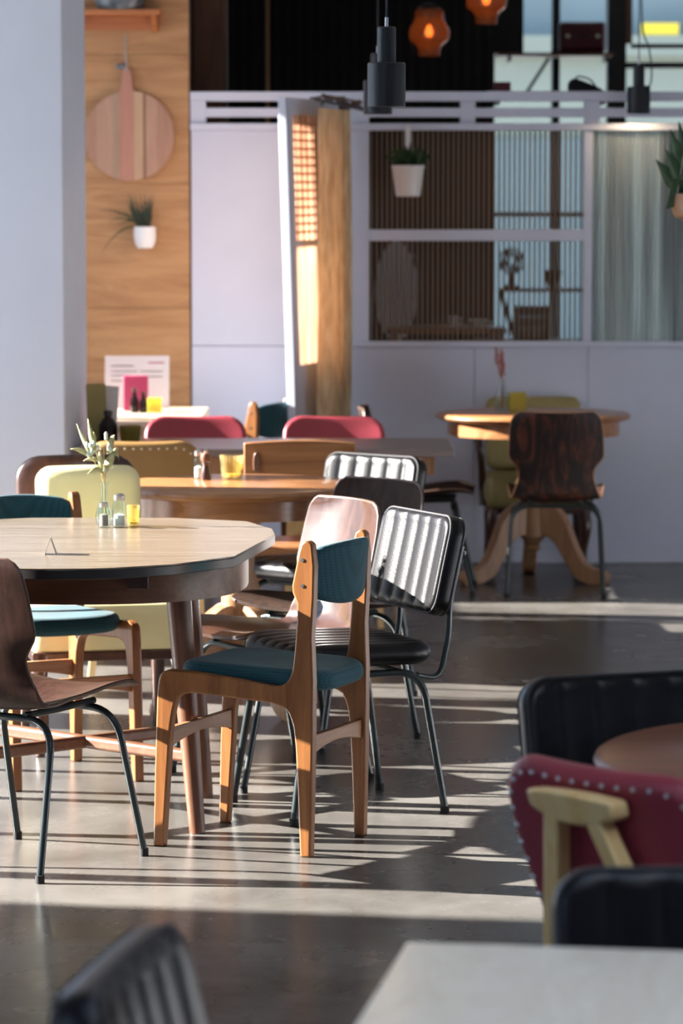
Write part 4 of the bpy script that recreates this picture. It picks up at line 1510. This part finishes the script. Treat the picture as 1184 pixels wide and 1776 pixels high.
shaker('salt_shaker', 'glass salt shaker with steel lid beside eucalyptus vase', (v.x, v.y, TZ), 0.019, 0.094, M_SALT, M_STEEL, 0.36)
v = onz(231, 913, TZ)
ribbed_glass('candle_glass', 'ribbed amber candle glass on the oak table beside salt shaker', M_YGLASS, (v.x, v.y, TZ), 0.018, 0.060)
v = onz(88, 961, TZ)
tn = thing('tent_card', 'small folded paper tent card on the oak table', 'card', (v.x, v.y, TZ), (-0.05, 1))
for sx in (-1, 1):
    B().add([(0.014 * sx, -0.026, 0), (0.014 * sx, 0.026, 0), (0, 0.026, 0.042), (0, -0.026, 0.042), (0.0152 * sx, -0.026, 0), (0.0152 * sx, 0.026, 0), (0.0006 * sx, 0.026, 0.0432), (0.0006 * sx, -0.026, 0.0432)],
            [(0, 1, 2, 3), (4, 7, 6, 5), (0, 4, 5, 1), (1, 5, 6, 2), (2, 6, 7, 3), (3, 7, 4, 0)]).build('card_face', M_PAPER, tn, smooth=False)

# ---- on the pine table
v = onz(344, 831, TZ)
shaker('salt_shaker', 'glass salt shaker on the pine table behind the pepper mill', (v.x, v.y + 0.02, TZ), 0.017, 0.095, M_SALT, M_STEEL, 0.4)
v = onz(357, 832, TZ)
ml_ = thing('pepper_mill', 'small dark wooden pepper mill on the pine table', 'pepper mill', (v.x, v.y - 0.01, TZ))
B().lathe([(0.017, 0), (0.018, 0.012), (0.013, 0.034), (0.010, 0.048), (0.016, 0.060)], seg=20).build('mill_body', M_DKWOOD, ml_)
B().lathe([(0.015, 0.062), (0.018, 0.074), (0.014, 0.086), (0.006, 0.090)], seg=20).build('mill_head', M_BROWNLEG, ml_)
B().lathe([(0.006, 0.090), (0.007, 0.096), (0.001, 0.101)], seg=12).build('knob', M_STEEL, ml_)
v = onz(402, 831, TZ)
ribbed_glass('candle_glass', 'ribbed amber candle glass on the pine table', M_YGLASS, (v.x, v.y, TZ), 0.039, 0.080, 22)

# ---- on the far round table
v = onz(870, 713, TZ)
tv = thing('twig_bottle', 'clear glass bottle with red dried twigs on far round table', 'vase', (v.x, v.y, TZ))
prv = [(0.030, 0), (0.033, 0.006), (0.033, 0.075), (0.018, 0.105), (0.014, 0.135), (0.017, 0.140)]
B().lathe(prv + [(r - 0.003, max(z, 0.006)) for r, z in reversed(prv)], seg=24).build('glass_body', M_GLASS, tv)
for k in range(7):
    x = random.uniform(-0.028, 0.018)
    z = random.uniform(0.20, 0.285)
    s_ = B().tube(spline([(random.uniform(-0.012, 0.012), 0, 0.01), (0, 0, 0.13), (x * 0.6, 0.004 * k - 0.012, 0.18), (x, 0.006 * k - 0.02, z)], 5), [0.002, 0.0015], 6).build('twig', M_TWIG, tv)
    b = B()
    for q in range(7):
        zz = z - 0.011 * q
        b.lathe([(0.0005, -0.005), (0.0045, 0), (0.0005, 0.007)], (x * (0.75 + 0.25 * zz / z) + random.uniform(-0.006, 0.006), 0.006 * k - 0.02, zz), 6)
    b.build('seed_head', M_TWIG, s_)
v = onz(897, 713, TZ)
cu = thing('lemon_candle_cube', 'square lemon yellow glass candle holder on far round table', 'glass', (v.x, v.y, TZ))
B().box(-0.036, 0.036, -0.036, 0.036, 0, 0.010).box(-0.036, -0.031, -0.036, 0.036, 0.010, 0.084).box(0.031, 0.036, -0.036, 0.036, 0.010, 0.084).box(-0.031, 0.031, -0.036, -0.031, 0.010, 0.084).box(-0.031, 0.031, 0.031, 0.036, 0.010, 0.084).build('glass_body', M_LGLASS, cu, bevel=0.002)
B().lathe([(0.022, 0.011), (0.022, 0.04), (0.001, 0.04)], seg=16).build('candle_wax', M_PALEWAX, cu)
# ---- on the grey table
v = onz(184, 761, TZ)
bt = thing('sauce_bottle', 'dark brown sauce bottle at left end of the grey table', 'bottle', (-0.885, 12.66, TZ))
B().lathe([(0.033, 0), (0.036, 0.006), (0.036, 0.075), (0.022, 0.098), (0.014, 0.105), (0.014, 0.112)], seg=24).build('bottle_body', M_BROWNGL, bt)
B().lathe([(0.016, 0.112), (0.017, 0.128), (0.012, 0.131), (0.001, 0.131)], seg=16).build('cap', M_BLACKM, bt)
ribbed_glass('candle_glass', 'ribbed olive candle glass beside the dark sauce bottle', M_OLGLASS, (-0.80, 12.64, TZ), 0.040, 0.075, 20)
mh = thing('menu_stand', 'tall yellow and white menu cards standing behind the sauce bottle', 'menu', (-0.915, 12.82, TZ))
B().beam((-0.02, 0, 0), (-0.028, 0, 0.225), 0.075, 0.004, (0, 1, 0)).build('menu_card', M_OLIVE, mh)
B().beam((0.02, 0.012, 0), (0.034, 0.012, 0.215), 0.055, 0.003, (0, 1, 0)).build('menu_card', M_PAPER, mh)
B().box(-0.05, 0.05, -0.02, 0.03, 0, 0.012).build('stand_base', M_DKWOOD, mh, bevel=0.002)

# ---- on the pale wall table
yb = 15.05
mb = thing('menu_board', 'white printed menu sheet leaning on plywood wall above pale table', 'menu', (pX(236, yb), yb, TZ))
w = (pX(292, yb) - pX(180, yb)) / 2
hh = pZ(618, yb) - TZ
B().beam((0, 0, 0.0), (0, 0.05, hh), 2 * w, 0.004, (0, 1, 0)).build('sheet', M_PAPER, mb)
for q, (x0, x1, z0, z1) in enumerate(((0.35, 0.85, 0.86, 0.88), (-0.8, -0.1, 0.80, 0.815), (-0.8, 0.0, 0.70, 0.712), (-0.8, -0.2, 0.62, 0.632), (0.1, 0.8, 0.70, 0.712), (0.1, 0.8, 0.60, 0.612), (-0.8, -0.2, 0.52, 0.532))):
    B().box(x0 * w, x1 * w, -0.004, -0.0035, z0 * hh, z1 * hh).xf(0, lambda v: (v.x, v.y + v.z * 0.05 / hh, v.z)).build('print_line', M_STITCH if q else M_PINK, mb, smooth=False)
yc = 14.85
B().box(-0.055, 0.055, -0.02, 0.02, 0, pZ(652, yc) - TZ).build('napkin_box', M_PINK, None, bevel=0.003)
nb = bpy.data.objects['napkin_box']
nb.location = (pX(234, yc), yc + 0.02, TZ)
tag(nb, 'bright pink napkin box in front of the menu sheet', 'box')
for nm, px, lab, s_ in (('sauce_bottle', 232, 'short dark bottle left, in front of the pink box', 1.0), ('sauce_bottle', 248, 'short dark bottle right, in front of the pink box', 0.85)):
    t = thing(nm, lab, 'bottle', (pX(px, 14.72), 14.72, TZ), (0, 1), 'dark bottles by the pink box')
    B().lathe([(0.017, 0), (0.019, 0.004), (0.019, 0.055 * s_), (0.010, 0.075 * s_), (0.009, 0.09 * s_)], seg=18).build('bottle_body', M_BROWNGL, t)
    B().lathe([(0.011, 0.09 * s_), (0.011, 0.108 * s_), (0.001, 0.110 * s_)], seg=14).build('cap', M_DKWOOD, t)
cu2 = thing('lemon_candle_cube', 'square lemon glass candle holder beside the pink napkin box', 'glass', (pX(267, 14.72), 14.72, TZ))
B().box(-0.030, 0.030, -0.030, 0.030, 0, 0.010).box(-0.030, -0.026, -0.030, 0.030, 0.010, 0.066).box(0.026, 0.030, -0.030, 0.030, 0.010, 0.066).box(-0.026, 0.026, -0.030, -0.026, 0.010, 0.066).box(-0.026, 0.026, 0.026, 0.030, 0.010, 0.066).build('glass_body', M_LGLASS, cu2, bevel=0.002)
B().lathe([(0.018, 0.011), (0.018, 0.036), (0.001, 0.036)], seg=16).build('candle_wax', M_PALEWAX, cu2)

# ================================================================== THINGS IN THE ROOM BEHIND THE PARTITION
# shelf under the far window with a red suitcase
shz = pZ(92, 20.25)
s2 = thing('window_shelf', 'brown shelf board across the far window above the partition', 'shelf', (0, FY, 0))
B().box(pX(858, 20.4), pX(1056, 20.4), -0.32, -0.031, shz - 0.02, shz).build('shelf_board', M_BROWNLEG, s2, bevel=0.003)
for px in (880, 1045):
    B().box(pX(px, 20.4) - 0.008, pX(px, 20.4) + 0.008, -0.25, -0.031, shz - 0.05, shz - 0.02).build('bracket', M_BLACKM, s2)
rs = thing('red_suitcase', 'dark red suitcase lying on the shelf across the far window', 'suitcase', (pX(1006, 20.3), 20.3, shz))
b = B()
b.pad(0.285, 0.19, 0.16, 0.03, 0.025, nz=12)
b.build('case_body', M_REDCASE, rs, angle=60)
B().tube(fillet([(-0.05, -0.085, 0.10), (-0.05, -0.105, 0.10), (0.05, -0.105, 0.10), (0.05, -0.085, 0.10)], 0.015, 4), 0.005, 6).build('handle', M_BLACKM, rs)
for x in (-0.09, 0.09):
    B().box(x - 0.012, x + 0.012, -0.084, -0.078, 0.09, 0.11).build('latch', M_BRASS, rs)

# low ledge on the back of the partition carries a dark box and a black bag
ls = thing('partition_ledge', 'white ledge on rear side of the partition top', 'shelf', (0, PY, 0))
lz = pZ(160, 15.75)
B().box(pX(840, 15.7), pX(1060, 15.7), 0.086, 0.36, lz - 0.02, lz).build('ledge_board', M_PART, ls, bevel=0.002)
for px in (860, 1040):
    B().box(pX(px, 15.7) - 0.01, pX(px, 15.7) + 0.01, 0.086, 0.30, lz - 0.06, lz - 0.02).build('bracket', M_PART, ls)
bx = B().box(-0.038, 0.038, -0.05, 0.05, 0, 0.045).build('red_box', M_REDCASE, bevel=0.004)
bx.location = (pX(869, 15.72), 15.72, lz)
tag(bx, 'small dark red box on top of the partition', 'box')
bgx = thing('black_bag', 'slumped black bag on top of the partition', 'bag', (pX(1012, 15.72), 15.72, lz))
B().prism(spline2([(-0.075, 0), (-0.078, 0.035), (-0.06, 0.060), (-0.02, 0.052), (0.04, 0.028), (0.075, 0.010), (0.08, 0)], 4), -0.06, 0.06, lambda u, v, t: (u, t, v)).build('bag_body', M_LEATH, bgx, bevel=0.008)
B().tube(spline([(-0.05, 0, 0.055), (-0.03, -0.01, 0.072), (0.02, -0.01, 0.058), (0.05, 0, 0.026)], 5), 0.004, 6).build('strap', M_LEATH, bgx)

# oval mirror, serving table with crockery, shelf with fan and bowl, boxes, all seen through the reeded glass
om = thing('oval_mirror', 'oval white framed standing mirror behind the reeded glass', 'mirror', (pX(687, 17.6), 17.6, 0))
oz = pZ(505, 17.6)
ow, oh = 0.115, 0.265
ell = [(ow * math.cos(2 * math.pi * k / 40), oh * math.sin(2 * math.pi * k / 40)) for k in range(40)]
B().prism(ell, -0.006, 0.006, lambda u, v, t: (u, t, oz + v)).build('mirror_plate', M_WHITEC, om)
B().tube([(u * 1.04, 0, oz + v * 1.02) for u, v in ell + [ell[0]]], 0.010, 8).build('frame', M_BLACKM, om)
for sx in (-1, 1):
    B().beam((0.13 * sx, 0.02, 0), (0.125 * sx, 0.0, oz), 0.022, 0.022, (0, 1, 0)).build('stand_post', M_DKWOOD, om)
B().box(-0.16, 0.16, -0.12, 0.14, 0, 0.025).build('stand_base', M_DKWOOD, om, bevel=0.004)

sv = thing('serving_table', 'brown wooden serving table with crockery behind the reeded glass', 'table', (pX(772, 17.0), 17.0, 0))
zt_ = pZ(566, 17.0)
B().box(-0.30, 0.30, -0.25, 0.25, zt_ - 0.03, zt_).build('table_top', M_PINE, sv, bevel=0.004)
for sx in (-1, 1):
    for sy in (-1, 1):
        B().beam((0.26 * sx, 0.21 * sy, 0), (0.26 * sx, 0.21 * sy, zt_ - 0.03), 0.04, 0.04, (0, 1, 0)).build('leg', M_PINEZ, sv)
for px, r, h, nm, lab in ((787, 0.028, 0.055, 'white_cup', 'white cup at left on serving table behind the reeded glass'), (829, 0.045, 0.04, 'white_bowl', 'wide white bowl at right on serving table behind the reeded glass')):
    t = thing(nm, lab, 'crockery', (pX(px, 16.9), 16.9, zt_))
    B().lathe([(r * 0.5, 0), (r * 0.55, 0.004), (r, h), (r * 0.93, h), (r * 0.4, 0.008)], seg=20).build('vessel', M_WHITEC, t)
    B().tube(spline([(r * 0.9, 0, h * 0.8), (r * 1.5, 0, h * 0.7), (r * 1.4, 0, h * 0.35), (r * 0.75, 0, h * 0.3)], 4), 0.003, 6).build('handle', M_WHITEC, t)

s3 = thing('fan_shelf', 'thin brown shelf carrying a fan behind the reeded glass', 'shelf', (0, FY, 0))
fz = pZ(500, 20.25)
B().box(pX(868, 20.3), pX(1048, 20.3), -0.36, -0.031, fz - 0.02, fz).build('shelf_board', M_BROWNLEG, s3, bevel=0.003)
B().beam((pX(868, 20.3), -0.05, fz - 0.01), (pX(905, 20.3), -0.05, fz - 0.42), 0.03, 0.03, (0, 1, 0)).build('brace', M_BLACKM, s3)
fn_ = thing('desk_fan', 'dark desk fan on the thin shelf behind the reeded glass', 'fan', (pX(886, 20.25), 20.25, fz))
B().lathe([(0.05, 0), (0.05, 0.015), (0.015, 0.03), (0.012, 0.10)], seg=20).build('stand', M_BLACKM, fn_)
for rr in (0.075, 0.055, 0.035):
    B().tube([(rr * math.cos(2 * math.pi * k / 24), -0.03, 0.165 + rr * math.sin(2 * math.pi * k / 24)) for k in range(25)], 0.006, 6).build('cage_ring', M_BLACKM, fn_)
for k in range(4):
    a = R(90 * k + 20)
    ca_, sa_ = math.cos(a), math.sin(a)
    B().add([(0.01 * ca_, -0.01, 0.165 + 0.01 * sa_), (0.06 * ca_ - 0.03 * sa_, -0.02, 0.165 + 0.06 * sa_ + 0.03 * ca_), (0.07 * ca_, -0.005, 0.165 + 0.07 * sa_), (0.06 * ca_ + 0.02 * sa_, 0.0, 0.165 + 0.06 * sa_ - 0.02 * ca_)], [(0, 1, 2, 3)]).build('blade', M_BLACKM, fn_, smooth=False)
bw = thing('dark_bowl', 'dark bowl at right on thin shelf behind the reeded glass', 'bowl', (pX(958, 20.25), 20.25, fz))
B().lathe([(0.025, 0), (0.03, 0.005), (0.055, 0.075), (0.058, 0.11), (0.052, 0.11), (0.03, 0.02)], seg=24).build('bowl_body', M_DKWOOD, bw)
B().lathe([(0.052, 0.095), (0.02, 0.10), (0.001, 0.10)], seg=16).build('contents', M_PEPPER, bw)

sb = thing('sideboard', 'dark sideboard below the far window behind the reeded glass', 'cabinet', (pX(925, 19.6), 19.6, 0))
bz = pZ(588, 19.6)
B().box(-0.35, 0.35, -0.2, 0.2, 0.06, bz).build('body', M_DKWOOD, sb, bevel=0.004)
for sx in (-1, 1):
    dd = B().box(0.175 * sx - 0.165, 0.175 * sx + 0.165, -0.215, -0.2, 0.1, bz - 0.04).build('door', M_BROWNLEG, sb, bevel=0.003)
    B().lathe([(0.012, 0), (0.014, 0.02)], seg=12).xf(0, lambda v, sx=sx: (v.x + 0.03 * sx, -0.215 - v.z, v.y + 0.5)).build('knob', M_BRASS, dd)
    for sy in (-1, 1):
        B().box(0.3 * sx - 0.02, 0.3 * sx + 0.02, 0.15 * sy - 0.02, 0.15 * sy + 0.02, 0, 0.06).build('leg', M_DKWOOD, sb)
wbx = thing('wooden_crate', 'brown wooden crate on sideboard behind the reeded glass', 'crate', (pX(922, 19.6), 19.6, bz))
ch = pZ(530, 19.6) - bz
for k in range(3):
    B().box(-0.095, 0.095, -0.10, -0.088, ch * k / 3 + 0.004, ch * (k + 1) / 3 - 0.004).build('slat', M_BROWNLEG, wbx)
    B().box(-0.095, 0.095, 0.088, 0.10, ch * k / 3 + 0.004, ch * (k + 1) / 3 - 0.004).build('slat', M_BROWNLEG, wbx)
B().box(-0.095, -0.083, -0.088, 0.088, 0, ch).build('end_board', M_BROWNLEG, wbx)
B().box(0.083, 0.095, -0.088, 0.088, 0, ch).build('end_board', M_BROWNLEG, wbx)
B().box(-0.083, 0.083, -0.088, 0.088, 0, 0.012).build('base_board', M_BROWNLEG, wbx)
